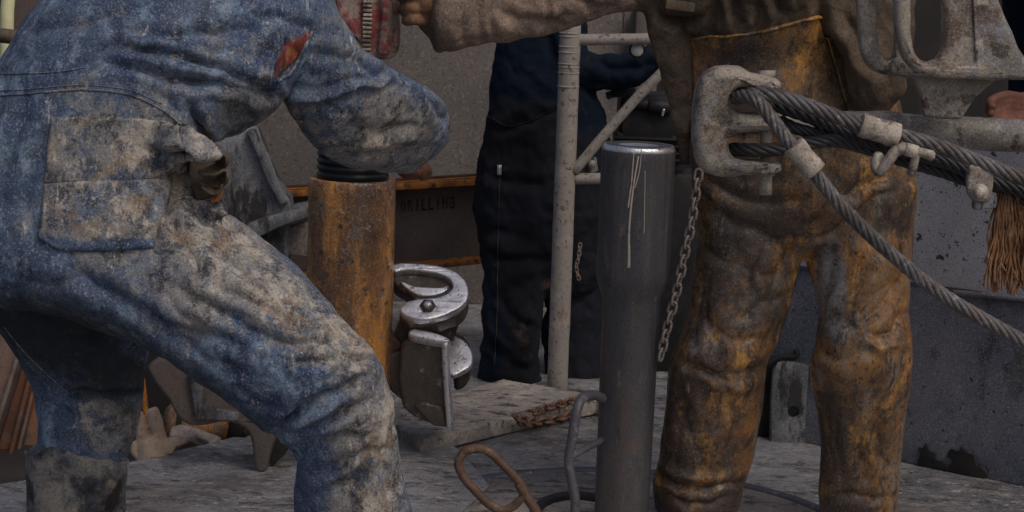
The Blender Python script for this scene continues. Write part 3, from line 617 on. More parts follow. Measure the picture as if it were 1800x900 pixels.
# ================================================================== CHAINS
def linkmesh(L_, W_, r, m_='chain', n=16):
    a = np.linspace(0, 2*np.pi, n, endpoint=False); h = L_/2-W_/2
    p = np.stack([np.cos(a)*W_/2*1.0, np.zeros(n), np.sin(a)*W_/2+np.where(np.sin(a) >= 0, h, -h)], 1)
    T = np.roll(p, -1, 0)-np.roll(p, 1, 0); T /= np.linalg.norm(T, axis=1)[:, None]; B = np.array([0, 1., 0]); N = np.cross(T, B); m = 6; b = np.arange(m)*2*np.pi/m
    V = (p[:, None]+r*(N[:, None]*np.cos(b)[None, :, None]+B[None, None]*np.sin(b)[None, :, None])).reshape(-1, 3); Fc = [(i*m+j, i*m+(j+1) % m, ((i+1) % n)*m+(j+1) % m, ((i+1) % n)*m+j) for i in range(n) for j in range(m)]
    me = bpy.data.meshes.new('link'); me.from_pydata(V.tolist(), [], Fc); me.update(); me.materials.append(MT[m_]); me.polygons.foreach_set('use_smooth', np.ones(len(me.polygons), bool)); return me
def chain(name, label, path, L_, W_, r, up=None, jit=.15, twist=0.0, m_='chain'):
    path = cr(path, 40); d = np.r_[0, np.cumsum(np.linalg.norm(np.diff(path, axis=0), axis=1))]; pitch = L_-2*r*1.05; n = int(d[-1]/pitch)
    t = thing(name, label, 'chain', path[-1]); base = wloc(t); lm = linkmesh(L_, W_, r, m_)
    at = lambda q: np.array([np.interp(q, d, path[:, a]) for a in range(3)])
    for i in range(n):
        q = (i+.5)*pitch; c = at(q); T = nrm(at(min(q+pitch/2, d[-1]))-at(max(q-pitch/2, 0))); ref = up if up is not None else np.array([0, 1., 0]); X = nrm(np.cross(ref, T)); Yv = np.cross(T, X)
        ang = twist+(i % 2)*math.pi/2+random.uniform(-jit, jit); X2 = X*math.cos(ang)+Yv*math.sin(ang); Y2 = np.cross(T, X2)
        o = bpy.data.objects.new('link', lm); COL.objects.link(o); o.parent = t
        o.matrix_local = Matrix(((X2[0], Y2[0], T[0], c[0]-base[0]), (X2[1], Y2[1], T[1], c[1]-base[1]), (X2[2], Y2[2], T[2], c[2]-base[2]), (0, 0, 0, 1)))
    return t
YH = 4.36
chain('chain', 'rusty chain hanging down between the grey drill pipe and mustard trousers', [P(1229, 300, YH), P(1217, 385, YH), P(1205, 440, YH), P(1190, 510, YH), P(1172, 580, YH), P(1158, 645, YH)], S(YH, 23), S(YH, 14.5), S(YH, 2.7), twist=.6)
chain('chain', 'rusty chain lying along the front edge of the raised mud-crusted plate', [F(800, 762, .012), F(850, 750, .012), F(895, 739, .02), F(945, 722, .05), F(1000, 706, .06), F(1040, 695, .06), F(1090, 690, .05)], .031, .021, .0042, up=np.array([0, 0, 1.]), twist=.5, jit=.35, m_='chainr')
chain('chain', 'short rusty chain curling over the floor towards the bent grey handle', [F(905, 733, .06), F(926, 742, .035), F(955, 741, .02), F(985, 735, .02), F(1015, 722, .02), F(1050, 711, .02), F(1090, 700, .02)], .036, .024, .0046, up=np.array([0, 0, 1.]), twist=.4, jit=.4, m_='chainr')
chain('chain', 'tiny bright chain hanging from the back of the white post', [P(1020, 428, YG+.03), P(1017, 452, YG+.03), P(1013, 470, YG+.03), P(1018, 492, YG+.03)], .016, .010, .002, twist=.5)

# ================================================================== HANDLES AND HOSE ON THE FLOOR
YL = 4.18
lp = thing('lifting_handle', 'rusty oblong loop handle tilted over the rig floor left of drill pipe', 'handle', F(945, 960))
ring = [(835, 788), (815, 795), (806, 815), (814, 838), (835, 862), (862, 888), (882, 897), (902, 890), (918, 874), (922, 862), (905, 838), (880, 812), (856, 792)]
V, Fc = tube(cr([P(x, y, YL+(.0)) for x, y in ring+[ring[0]]], 5), S(YL, 8.2), 12); obj('loop', rough_up(V, .001, 50), Fc, MT['rod'], lp)
V, Fc = tube(cr([P(912, 852, YL), P(930, 880, YL), P(948, 908, YL+.01), P(975, 950, YL+.03)], 5), S(YL, 9), 12); obj('shank', rough_up(V, .001, 50), Fc, MT['rod'], lp)
YR = 4.25
gh = thing('pull_handle', 'bent grey steel rod handle with a crossbar beside the drill pipe', 'handle', F(1008, 940))
V, Fc = tube(cr([P(1060, 700, YR+.1), P(1040, 694, YR+.06), P(1022, 702, YR+.02), P(1013, 725, YR), P(1006, 770, YR), P(1000, 805, YR), P(1004, 840, YR), P(1011, 880, YR), P(1010, 930, YR)], 6), S(YR, 9), 14); obj('rod', rough_up(V, .0008, 50), Fc, MT['greyrod'], gh)
V, Fc = tube(cr([P(1004, 803, YR), P(1030, 788, YR+.05), P(1070, 768, YR+.15)], 5), S(YR, 6.5), 12); obj('crossbar', V, Fc, MT['greyrod'], gh)
V, Fc = tube(cr([P(1011, 905, YR), P(1012, 925, YR)], 2), S(YR, 15), 14); obj('collar', V, Fc, MT['greyrod'], gh)
hz = .012
V, Fc = tube(cr([F(940, 902, hz), F(955, 884, hz), F(985, 874, hz), F(1020, 872, hz), F(1060, 878, hz), F(1100, 884, hz)], 8), .012, 10)
tag(obj('hose', V, Fc, MT['hose'], loc=F(1000, 880, 0)), 'thin black hose lying on the floor round the foot of drill pipe', 'hose')
# rotary table ring flush in the floor round the drill pipe
cx, cy = top[0]+.02, YF+.02
p1 = F(1000, 828); rr = math.hypot(p1[0]-cx, p1[1]-cy)
rt_ = thing('rotary_table', 'round rotary table with worn bright rim set in the rig floor', 'rotary table', (cx, cy, 0))
V, Fc = lathe((cx, cy, 0), [(rr-.03, -.01), (rr-.03, .007), (rr-.02, .012), (rr-.006, .012), (rr, .006), (rr+.004, -.01)][::-1], 96); obj('rim', V, Fc, MT['greyrod'], rt_)
V, Fc = lathe((cx, cy, 0), [(.115, .0), (.115, .0055), (rr-.032, .0055), (rr-.032, -.01)][::-1], 96); obj('table_top', V, Fc, MT['plate'], rt_)
V, Fc = lathe((cx, cy, 0), [(.09, -.01), (.09, .014), (.125, .016), (.135, .008), (.136, -.01)][::-1], 64); obj('bushing', V, Fc, MT['greyrod'], rt_)

# ================================================================== SILVER SLIP / TONG JAW by the casing
YS = 5.0
def plane_pts(pts, y0, Yc, tilt):
    """points on a plane through the centre pixel, tilted towards the viewer"""
    c = P(y0[0], y0[1], Yc); n = np.array([0, -math.sin(R(tilt)), math.cos(R(tilt))]); out = []
    for x, y in pts:
        d = ray(x, y); t = ((c-CAM)@n)/(d@n); out.append(CAM+d*t)
    return out, n
jw = thing('pipe_tong_jaw', 'wet silver cast steel tong jaw with crescent top beside the rusty casing', 'tong jaw', F(770, 760))
up1 = [(688, 476), (715, 472), (755, 475), (790, 482), (812, 496), (823, 518), (820, 540), (806, 555), (790, 560), (765, 570), (730, 572), (708, 562), (703, 550), (716, 540), (728, 532), (722, 520), (706, 508), (692, 498)]
pts, n_ = plane_pts(up1, (760, 520), YS, 43)
c_ = P(760, 520, YS); V, Fc = slab([p-n_*.02 for p in pts], [], c_-n_*.02, np.array([1., 0, 0]), np.cross(n_, np.array([1., 0, 0])), .05, .008, 3); obj('upper_jaw', rough_up(V, .0015, 40), Fc, MT['silverside'], jw)
cres = [(690, 477), (715, 472), (755, 475), (790, 482), (812, 496), (823, 518), (820, 540), (802, 554), (775, 566), (740, 572), (712, 564), (702, 552), (714, 541), (735, 535), (760, 533), (784, 527), (795, 516), (794, 505), (780, 494), (755, 488), (715, 484), (694, 488)]
pts, n_ = plane_pts(cres, (760, 520), YS, 43)
V, Fc = slab([p+n_*.012 for p in pts], [], c_+n_*.012, np.array([1., 0, 0]), np.cross(n_, np.array([1., 0, 0])), .024, .005, 3); V, Fc = subdiv(V, Fc, 2, .02); obj('crescent', rough_up(V, .0012, 60), Fc, MT['silver'], jw)
pts, n_ = plane_pts([(704, 500), (730, 509), (770, 512), (788, 508), (784, 518), (760, 526), (735, 524), (715, 512)], (760, 520), YS, 43)
V, Fc = slab([p+n_*.009 for p in pts], [], c_+n_*.009, np.array([1., 0, 0]), np.cross(n_, np.array([1., 0, 0])), .012, .003, 3); obj('step', rough_up(V, .001, 50), Fc, MT['silver'], jw)
pb = plane_pts([(752, 549)], (760, 520), YS, 43)[0][0]; V, Fc = tube([pb+n_*.02, pb+n_*.029], .02, 6, dome=False); obj('nut', V, Fc, MT['silverside'], jw)
V, Fc = tube([pb+n_*.026, pb+n_*.034], .010, 14); obj('pin', V, Fc, MT['silver'], jw)
# web below the jaw, body, lower jaw
def pri(pts, Y, th, bev, name, m, amp=.0015):
    V, Fc = prism([P(x, y, Y) for x, y in pts], (0, th, 0), bev, 3); V, Fc = subdiv(V, Fc, 4, .03); return autosmooth(obj(name, rough_up(V, amp, 40), Fc, m, jw), 45)
pri([(706, 558), (735, 572), (770, 570), (806, 556), (822, 540), (820, 560), (808, 572), (800, 575), (796, 600), (794, 640), (700, 640), (690, 590)], YS+.02, .08, .012, 'neck', MT['silverside'])
pri([(796, 596), (812, 604), (826, 620), (829, 645), (826, 668), (815, 685), (800, 690), (792, 640)], YS+.02, .10, .010, 'lower_lobe', MT['silverside'])
pts, n_ = plane_pts([(788, 594), (806, 597), (822, 608), (831, 628), (828, 646), (815, 656), (790, 660)], (810, 625), YS+.0, 43); V, Fc = slab(pts, [], P(810, 625, YS), np.array([1., 0, 0]), np.cross(n_, np.array([1., 0, 0])), .018, .005, 3); obj('lower_jaw', rough_up(V, .001, 40), Fc, MT['silver'], jw)
pri([(704, 606), (720, 596), (782, 602), (786, 640), (790, 752), (770, 750), (728, 734), (706, 716), (700, 660)], YS-.06, .10, .010, 'housing', MT['silverside'])
pts, n_ = plane_pts([(718, 590), (728, 583), (758, 588), (786, 598), (790, 606), (770, 606), (728, 598)], (750, 596), YS-.07, 43); V, Fc = slab(pts, [], P(750, 596, YS-.07), np.array([1., 0, 0]), np.cross(n_, np.array([1., 0, 0])), .03, .007, 3); obj('housing_cap', V, Fc, MT['silver'], jw)
V, Fc = tube(cr([P(783, 602, YS-.08), P(784, 640, YS-.08), P(788, 700, YS-.08), P(792, 752, YS-.08)], 6), S(YS, 7), 14); obj('edge_rib', rough_up(V, .001, 40), Fc, MT['silver'], jw)
pri([(660, 632), (680, 624), (718, 612), (716, 690), (708, 706), (690, 690), (664, 660)], YS-.02, .06, .008, 'hinge_arm', MT['silverside'])
pri([(620, 562), (648, 556), (672, 558), (690, 590), (708, 610), (690, 622), (650, 634), (630, 600)], YS+.0, .05, .006, 'hinge_plate', MT['beam'])
V, Fc = tube([P(690, 478, YS+.06), P(690, 500, YS+.05)], S(YS, 7), 12); obj('hinge_pin', V, Fc, MT['silver'], jw)
pri([(726, 714), (742, 706), (776, 716), (790, 752), (760, 748)], YS-.075, .05, .006, 'toe', MT['silverside'])

# ================================================================== RIG TONG on the right
YT = 4.02
tg = thing('rig_tong', 'beige mud-caked rig tong with slotted head, long arm and looped plates', 'tong', F(1500, 1000))
E_ = [(1240, 127), (1262, 116), (1300, 117), (1318, 127), (1362, 137), (1370, 147), (1366, 158), (1348, 162), (1312, 153), (1294, 154), (1281, 166), (1279, 182), (1290, 193), (1308, 199), (1362, 199), (1371, 212), (1364, 226), (1330, 229), (1300, 232), (1284, 240), (1279, 256), (1285, 272), (1302, 279), (1364, 283), (1371, 292), (1364, 302), (1300, 306), (1268, 309), (1242, 302), (1226, 288), (1219, 262), (1216, 225), (1219, 178), (1226, 146)]
o_ = P(1290, 210, YT); V, Fc = slab([P(x, y, YT) for x, y in E_], [], o_, np.array([1., 0, 0]), np.array([0, 0, 1.]), .085, .022, 2, 4)
V, Fc = subdiv(V, Fc, 3, .02); obj('slotted_head', rough_up(V, .0012, 60), Fc, MT['tong'], tg)
V, Fc = tube(cr([P(1347, 130, YT+.0), P(1347, 220, YT), P(1346, 342, YT)], 6), S(YT, 11), 16, dome=False); tpin = obj('pin', V, Fc, MT['tong'], tg)
V, Fc = tube([P(1347, 124, YT), P(1347, 137, YT)], S(YT, 17), 6, dome=False); obj('nut', V, Fc, MT['tong'], tpin)
V, Fc = tube([P(1346, 300, YT-.0), P(1346, 309, YT)], S(YT, 16), 16, dome=False); obj('collar', V, Fc, MT['tong'], tpin)
V, Fc = tube(cr([P(1362, 213, YT+.08), P(1480, 216, YT+.10), P(1600, 229, YT+.12), P(1720, 235, YT+.13), P(1900, 244, YT+.14), P(2450, 272, YT+.16)], 10), np.interp(np.linspace(0, 1, 51), [0, .16, .32, 1], [S(YT, 14), S(YT, 20), S(YT, 29), S(YT, 32)]), 28); obj('arm', rough_up(V, .0015, 30), Fc, MT['tong'], tg)
def tplate(out, holes, Y, th, bev, name, m=None, k=2):
    o_ = P(1650, 60, Y); V, Fc = slab([P(x, y, Y) for x, y in out], [[P(x, y, Y) for x, y in h] for h in holes], o_, np.array([1., 0, 0]), np.array([0, 0, 1.]), th, bev, k, 3)
    V, Fc = subdiv(V, Fc, 3, .025); return obj(name, rough_up(V, .0012, 45), Fc, m or MT['tong'], tg)
tplate([(1568, -95), (1570, -20), (1573, 45), (1580, 88), (1596, 116), (1625, 132), (1680, 138), (1740, 140), (1800, 140), (1850, 138), (1850, 112), (1800, 104), (1776, 55), (1752, 0), (1735, -50), (1720, -95)], [[(1599, -70), (1598, 0), (1599, 66), (1607, 95), (1622, 107), (1638, 106), (1651, 95), (1656, 66), (1656, 0), (1655, -70)]], YT-.03, .05, .012, 'front_plate')
tplate([(1500, -95), (1504, -20), (1508, 50), (1514, 92), (1526, 118), (1546, 130), (1580, 134), (1600, 138), (1604, 120), (1592, 100), (1586, 60), (1588, 0), (1588, -95)], [[(1538, -70), (1538, 0), (1540, 60), (1546, 92), (1556, 106), (1566, 104), (1572, 84), (1572, 0), (1570, -70)]], YT+.05, .045, .012, 'rear_plate')
V, Fc = prism([P(x, y, YT-.005) for x, y in ((1652, -60), (1716, -60), (1718, 60), (1722, 112), (1660, 112))], (0, -.03, 0), .008); 
V, Fc = prism([P(x, y, YT+.0) for x, y in ((1604, 132), (1640, 134), (1760, 136), (1742, 148), (1716, 172), (1690, 212), (1624, 206), (1620, 170))], (0, .07, 0), .01, 3); V, Fc = subdiv(V, Fc, 3, .03); autosmooth(obj('bracket', rough_up(V, .0012, 45), Fc, MT['tong'], tg), 45)
V, Fc = tube(cr([P(1712, -40, YT-.058), P(1714, 40, YT-.058), P(1718, 104, YT-.058)], 5), S(YT, 3), 8); obj('weld_bead', V, Fc, MT['tong'], tg)

# wire ropes: six laid strands each
def rope(name, label, px, rad, m, lay=None, grp='wire ropes of the tong'):
    p = cr([P(*q) for q in px], 14); d = np.r_[0, np.cumsum(np.linalg.norm(np.diff(p, axis=0), axis=1))]; n = max(int(d[-1]/.0045), 10)
    q = np.linspace(0, d[-1], n); p = np.stack([np.interp(q, d, p[:, a]) for a in range(3)], 1); T, N, B = frames(p); lay = lay or rad*8.5
    t = thing(name, label, 'wire rope', p[-1], grp)
    for k in range(6):
        a = 2*np.pi*(q/lay+k/6); c = p+rad*.60*(N*np.cos(a)[:, None]+B*np.sin(a)[:, None]); V, Fc = tube(c, rad*.37, 7); obj('strand', V, Fc, m, t)
    V, Fc = tube(p[::3], rad*.42, 6); obj('core', V, Fc, m, t)
    return t
RD = S(YT, 14)
rope('wire_rope', 'topmost wire rope from the upper slot through the pale sleeve', [(1290, 168, 4.02), (1330, 164, 3.98), (1370, 170, 3.965), (1420, 186, 3.955), (1470, 205, 3.95), (1520, 224, 3.945), (1580, 238, 3.94), (1640, 254, 3.935), (1700, 276, 3.93), (1760, 300, 3.92), (1840, 330, 3.91), (2100, 440, 3.88), (2420, 590, 3.85)], RD, MT['rope'])
rope('wire_rope', 'wire rope sloping down in front of mustard trousers to the right', [(1292, 172, 4.0), (1316, 170, 3.95), (1338, 184, 3.925), (1356, 208, 3.91), (1378, 238, 3.90), (1402, 268, 3.895), (1432, 304, 3.89), (1470, 352, 3.885), (1524, 408, 3.88), (1590, 466, 3.875), (1650, 513, 3.87), (1720, 556, 3.86), (1840, 622, 3.85), (2060, 740, 3.83), (2340, 900, 3.80)], RD*.93, MT['rope'])
rope('wire_rope', 'dark greased wire rope just under the topmost rope', [(1340, 176, 4.02), (1385, 192, 4.0), (1430, 208, 3.995), (1480, 232, 3.99), (1530, 250, 3.99), (1600, 268, 3.985), (1670, 288, 3.98), (1740, 318, 3.97), (1840, 352, 3.96), (2100, 455, 3.94), (2420, 600, 3.92)], RD*.95, MT['ropedark'])
rope('wire_rope', 'dark wire rope leaving the lower slot of the tong head', [(1286, 262, 4.03), (1320, 264, 4.0), (1370, 262, 3.985), (1420, 252, 3.98), (1470, 247, 3.985), (1530, 262, 4.0), (1590, 282, 4.0), (1660, 302, 4.0), (1730, 328, 3.99), (1840, 366, 3.98), (2100, 470, 3.97), (2420, 612, 3.95)], RD*.95, MT['ropedark'])
rope('wire_rope', 'thin dark wire rope between the two slots running behind the pale sleeve', [(1372, 212, 4.02), (1400, 226, 4.0), (1450, 238, 4.0), (1510, 246, 4.01), (1570, 262, 4.02)], RD*.8, MT['ropedark'])
def sleeve(label, a, b, r, Y):
    A = P(a[0], a[1], Y); B = P(b[0], b[1], Y); p = np.linspace(0, 1, 9)[:, None]; p = A*(1-p)+B*p; V, Fc = tube(np.vstack([p[0]+(p[1]-p[0])*.02, p[0]+(p[1]-p[0])*.12, p[1:-1], p[-1]-(p[1]-p[0])*.12, p[-1]]), r*np.array([.90, 1, 1.02, 1, .97, .96, .98, 1.03, 1.02, 1, .9]), 20, dome=False); o = obj('rope_sleeve', rough_up(V, .0012, 60), Fc, MT['ferrule'], loc=A); return tag(o, label, 'rope sleeve', 'pressed sleeves on the wire ropes')
sleeve('pale crimped sleeve on the topmost wire rope', (1512, 220), (1580, 239), S(3.945, 21), 3.945)
sleeve('pale crimped sleeve on the rope sloping across the trousers', (1394, 256), (1434, 302), S(3.89, 21), 3.89)
# shackle under the pale sleeve
sh = thing('shackle', 'mud-caked shackle bolted under the dark wire ropes', 'shackle', P(1590, 320, 3.95))
V, Fc = tube(cr([P(1590, 258, 3.93), P(1572, 268, 3.92), P(1560, 286, 3.92), P(1546, 302, 3.92), P(1540, 290, 3.93), P(1544, 272, 3.94)], 5), S(3.93, 10), 12); obj('bow', rough_up(V, .0015, 50), Fc, MT['tong'], sh)
V, Fc = tube(cr([P(1578, 262, 3.92), P(1610, 266, 3.92), P(1640, 274, 3.92)], 4), S(3.93, 9), 12); obj('bolt', rough_up(V, .0012, 50), Fc, MT['tong'], sh)
V, Fc = tube([P(1592, 262, 3.918), P(1612, 267, 3.918)], S(3.93, 13), 6, dome=False); obj('nut', V, Fc, MT['ferrule'], sh)
V, Fc = tube(cr([P(1610, 272, 3.92), P(1606, 290, 3.92), P(1602, 306, 3.925)], 4), S(3.93, 8), 10); obj('leg', V, Fc, MT['tong'], sh)
cl = thing('rope_clamp', 'square pale clamp plate with one bolt on the dark rope', 'rope clamp', P(1722, 370, 3.94))
o_ = P(1722, 322, 3.925); V, Fc = slab([P(x, y, 3.925) for x, y in ((1706, 288), (1742, 296), (1746, 306), (1740, 346), (1730, 355), (1712, 354), (1700, 340), (1699, 320), (1702, 296))], [], o_, np.array([1., 0, 0]), np.array([0, 0, 1.]), .02, .005, 2); obj('plate', rough_up(V, .001, 60), Fc, MT['tong'], cl)
V, Fc = ball(P(1722, 338, 3.908), (.012, .011, .012)); cbolt = obj('bolt', V, Fc, MT['ferrule'], cl)
V, Fc = tube([P(1722, 338, 3.916), P(1722, 338, 3.91)], .017, 18, dome=False); obj('washer', V, Fc, MT['ferrule'], cbolt)
V, Fc = prism([P(x, y, 3.92) for x, y in ((1714, 352), (1736, 354), (1742, 338), (1754, 340), (1752, 366), (1712, 370))], (0, .03, 0), .004); obj('foot', V, Fc, MT['greysteel'], cl)
# frayed rope end
fb = []
for i in range(150):
    u = random.random(); x0 = 1756+u*34; xe = 1736+u*72+random.gauss(0, 6); ye = random.uniform(455, 520); dy = random.uniform(-.012, .012); A = []
    for t in np.linspace(0, 1, 7): A.append(P(x0+(xe-x0)*t**.7+random.gauss(0, 2.2)*t*(1 if i % 3 else 2.2)+5*math.sin(t*7+i)*t, 338+(ye-338)*t, 3.985+dy+random.gauss(0, .003)))
    fb.append(tube(cr(A, 3), random.uniform(.0012, .0028), 5))
V, Fc = cat_mesh(*fb); tag(obj('frayed_rope', V, Fc, MT['fibre'], loc=P(1765, 340, 3.985)), 'frayed brown rope end hanging below the dark wire ropes', 'rope')

# padeye plate between the mustard legs
YQ = F(1390, 770)[1]-.03
pe = thing('padeye_plate', 'stained grey plate with round hole standing between the mustard legs', 'plate', F(1390, 775))
o_ = P(1395, 700, YQ); out = [(1352, 800), (1354, 700), (1358, 650), (1366, 636), (1380, 634), (1430, 640), (1446, 650), (1452, 700), (1452, 800)]
ha = [(1393+9*math.cos(a), 722+10*math.sin(a)) for a in np.linspace(0, 2*np.pi, 14, endpoint=False)]
V, Fc = slab([P(x, y, YQ) for x, y in out], [[P(x, y, YQ) for x, y in ha]], o_, np.array([1., 0, 0]), np.array([0, 0, 1.]), .03, .005); autosmooth(obj('plate', V, Fc, MT['greysteel'], pe), 40)
V, Fc = prism([P(x, y, YQ+.03) for x, y in ((1330, 800), (1334, 640), (1346, 628), (1372, 626), (1372, 800))], (0, .12, 0), .01); obj('backing', V, Fc, MT['dark'], pe)
V, Fc = tube(cr([P(1348, 640, YQ+.0), P(1370, 628, YQ-.0), P(1398, 626, YQ), P(1400, 616, YQ)], 4), .008, 10); obj('hook', V, Fc, MT['dark'], pe)

# ================================================================== LEFT CLUTTER
YB2 = 5.3
for i, (xa, ya, xb, yb, w_, m, lab) in enumerate(((34, 560, -60, 870, .075, 'beam', 'brown steel beam leaning at left edge, nearest the frame edge'), (70, 560, -8, 870, .05, 'beamrust', 'rust-red narrow beam leaning between two grey ones at left'), (118, 560, 44, 870, .07, 'beam', 'grey-brown beam leaning just behind the muddy rubber boot'))):
    t = thing('steel_beam', lab, 'beam', P(xb, yb, YB2+i*.05), 'beams leaning at the left')
    A = P(xa, ya, YB2+.25+i*.05); B = P(xb, yb, YB2+i*.05)
    V, Fc = bar(A, B, .05, w_, (0, 1, 0), .004); V, Fc = subdiv(V, Fc, 4, .06); obj('web', rough_up(V, .0015, 20), Fc, MT[m], t)
    k_ = nrm(np.cross(B-A, np.array([0, 1., 0]))); 
    for sg in (-1, 1):
        V, Fc = bar(A+k_*sg*w_*.5-[0, .02, 0], B+k_*sg*w_*.5-[0, .02, 0], .09, .012, (0, 1, 0), .003); obj('flange', rough_up(V, .001, 20), Fc, MT[m], t)
# cream post and brown pipe at the top left
V, Fc = tube(cr([P(17, -80, 6.4), P(14, 0, 6.4), P(12, 50, 6.4), P(10, 300, 6.4), P(4, 640, 6.4), P(0, 760, 6.4)], 6), S(6.4, 12), 20); tag(obj('post', V, Fc, MT['cream'], loc=F(0, 760)), 'cream painted post behind the blue back at the upper left corner', 'post')
V, Fc = tube(cr([P(-60, 60, 6.2), P(-5, 62, 6.2), P(30, 66, 6.2), P(120, 80, 6.2)], 5), S(6.2, 13), 16); tag(obj('pipe', V, Fc, MT['brownpipe'], loc=P(0, 80, 6.2)), 'brown pipe crossing in front of the cream post', 'pipe')
V, Fc = box(P(85, 40, 6.7), AX, (S(6.7, 55), .06, 1.3), .01); tag(obj('steel_column', rough_up(V, .001, 10), Fc, MT['beam'], loc=F(85, 700)), 'brown steel column beside the cream post at the upper left', 'column')
# lever under the thigh
lv = thing('bracket_lever', 'grey cast lever with a hooked foot resting on the floor under striding thigh', 'lever', F(462, 822))
YV = F(462, 824)[1]
out = [(262, 640), (320, 620), (420, 620), (480, 690), (490, 745), (478, 790), (472, 818), (462, 826), (450, 818), (446, 785), (440, 757), (420, 742), (388, 738), (350, 745), (322, 735), (300, 700)]
o_ = P(400, 700, YV); V, Fc = slab([P(x, y, YV) for x, y in out], [], o_, np.array([1., 0, 0]), np.array([0, 0, 1.]), .06, .01, 2); V, Fc = subdiv(V, Fc, 3, .03); obj('arm', rough_up(V, .002, 35), Fc, MT['web'], lv)
V, Fc = prism([P(x, y, YV+.02) for x, y in ((470, 760), (505, 742), (520, 770), (500, 800), (476, 822))], (0, .06, 0), .006); obj('heel', V, Fc, MT['dark'], lv)
V, Fc = prism([P(x, y, YV-.05) for x, y in ((330, 655), (352, 650), (360, 715), (420, 728), (418, 742), (344, 738))], (0, .03, 0), .005); obj('rib', V, Fc, MT['greysteel'], lv)
# orange block and dark box behind
ob = thing('drum', 'orange and dark steel drum lying behind the white cotton glove', 'drum', F(350, 790))
V, Fc = tube([P(296, 742, 5.5), P(420, 756, 5.6)], S(5.5, 32), 24, dome=False); obj('shell', rough_up(V, .003, 20), Fc, MT['rust'], ob)
for x in (300, 410): V, Fc = tube([P(x, 743+(x-296)*.11, 5.5), P(x+7, 744+(x-296)*.11, 5.505)], S(5.5, 35), 24, dome=False); obj('hoop', V, Fc, MT['dark'], ob)
V, Fc = box(P(330, 690, 5.9), AX, (.12, .05, .16), .01); tag(obj('crate', V, Fc, MT['dark'], loc=F(330, 790)), 'dark crate in shadow between the worker\'s legs', 'crate')
V, Fc = bar(P(243, 610, 5.3), P(262, 770, 5.3), .03, .012); tag(obj('plank', V, Fc, MT['orange'], loc=P(252, 700, 5.3)), 'narrow orange-brown upright strip seen between the blue legs', 'plank')
# cotton glove
YGl = F(270, 802)[1]+.03
gl = []
gl.append(tube(cr([P(270, 812, YGl), P(268, 790, YGl), P(266, 772, YGl)], 5), np.array([S(YGl, 30)]*11)*np.linspace(1, .92, 11), 16))
for pts, r0_, r1_ in (([(254, 790), (250, 760), (246, 738), (243, 726)], 13, 9), ([(282, 785), (277, 755), (270, 730), (267, 722)], 14, 12), ([(266, 788), (266, 776), (262, 768)], 11, 8), ([(294, 790), (304, 776), (316, 774)], 12, 9), ([(248, 802), (238, 792), (240, 778)], 11, 8)):
    gl.append(finger([P(x, y, YGl-.01) for x, y in pts], S(YGl, r0_), S(YGl, r1_)))
me = remesh(gl, .0035, 4); V = getV(me); setV(me, rough_up(V, .0015, 60)); o = place(me, 'work_glove', MT['knit'], F(270, 812)); tag(o, 'pale knitted cotton glove standing fingers-up behind the floor edge', 'glove')
p = cr([P(305, 772, 5.35), P(325, 766, 5.35), P(350, 770, 5.35), P(378, 778, 5.35)], 8); V, Fc = tube(p, S(5.35, 18)*np.linspace(1.15, .7, len(p)), 16); V, Fc = subdiv(V, Fc, 1); V = rough_up(V, .008, 22); tag(obj('rag', V, Fc, MT['rag'], loc=P(340, 785, 5.35)), 'crumpled grey-white rag beside the cotton glove', 'rag')

# red toothed bar hanging behind the shoulder
YRd = 4.35
rb = thing('tong_bar', 'worn red painted steel bar with a row of teeth above the blue sleeve', 'tool', P(650, 110, YRd))
V, Fc = prism([P(x, y, YRd) for x, y in ((570, -60), (702, -60), (702, 60), (700, 88), (690, 104), (660, 106), (652, 100), (600, 40))], (0, .05, 0), .01, 3); V, Fc = subdiv(V, Fc, 4, .02); obj('bar', rough_up(V, .003, 40), Fc, MT['red'], rb)
for i in range(19):
    y = -35+i*7.6; 
    if y > 96: break
    c = P(647-(y*.03), y, YRd-.006); V, Fc = box(c, AX, (S(YRd, 8), .006, S(YRd, 2.4)), .0012, 1); obj('tooth', rough_up(V, .0007, 90), Fc, MT['ferrule'], rb)
V, Fc = tube(cr([P(678, -50, YRd-.008), P(680, 30, YRd-.008), P(676, 92, YRd-.008)], 5), S(YRd, 11), 12); obj('edge_rail', rough_up(V, .002, 60), Fc, MT['red'], rb)

# ================================================================== PERSON A: blue coveralls
YA = 3.75
torso = loft([(-130, 420, 330, 400, 3.75, .72), (-105, 310, 352, 320, 3.75, .74), (-58, 195, 372, 252, 3.75, .74), (2, 92, 430, 236, 3.76, .72), (72, 0, 492, 186, 3.78, .70), (150, -75, 522, 140, 3.80, .7), (250, -150, 560, 60, 3.84, .7), (370, -220, 600, -30, 3.88, .7), (470, -250, 600, -110, 3.9, .8)])
neck = loft([(500, -250, 600, -110, 3.9, .9), (560, -270, 640, -150, 3.9, .95), (600, -300, 690, -190, 3.92, 1)])
hc = P(690, -290, 3.93); head = ball(hc, (.085, .10, .115))
leg = loft([(352, 330, -120, 400, 3.72, .62), (385, 365, -60, 520, 3.70, .62), (452, 412, 90, 548, 3.66, .68), (530, 474, 230, 600, 3.62, .74), (605, 552, 335, 668, 3.59, .8), (652, 610, 425, 732, 3.58, .85), (684, 676, 490, 772, 3.60, .9), (702, 745, 512, 805, 3.63, .95), (712, 830, 513, 850, 3.66, .95), (722, 920, 513, 920, 3.69, .95), (722, 1010, 528, 1015, 3.71, .95), (705, 1100, 550, 1100, 3.72, .95)])
leg2 = loft([(-120, 430, 240, 480, 3.92, .6), (-60, 520, 260, 590, 3.95, .65), (2, 598, 256, 655, 3.97, .72), (42, 668, 250, 705, 3.98, .8), (60, 735, 238, 760, 3.98, .9), (62, 790, 224, 802, 3.98, .95), (66, 850, 214, 850, 3.98, .95)])
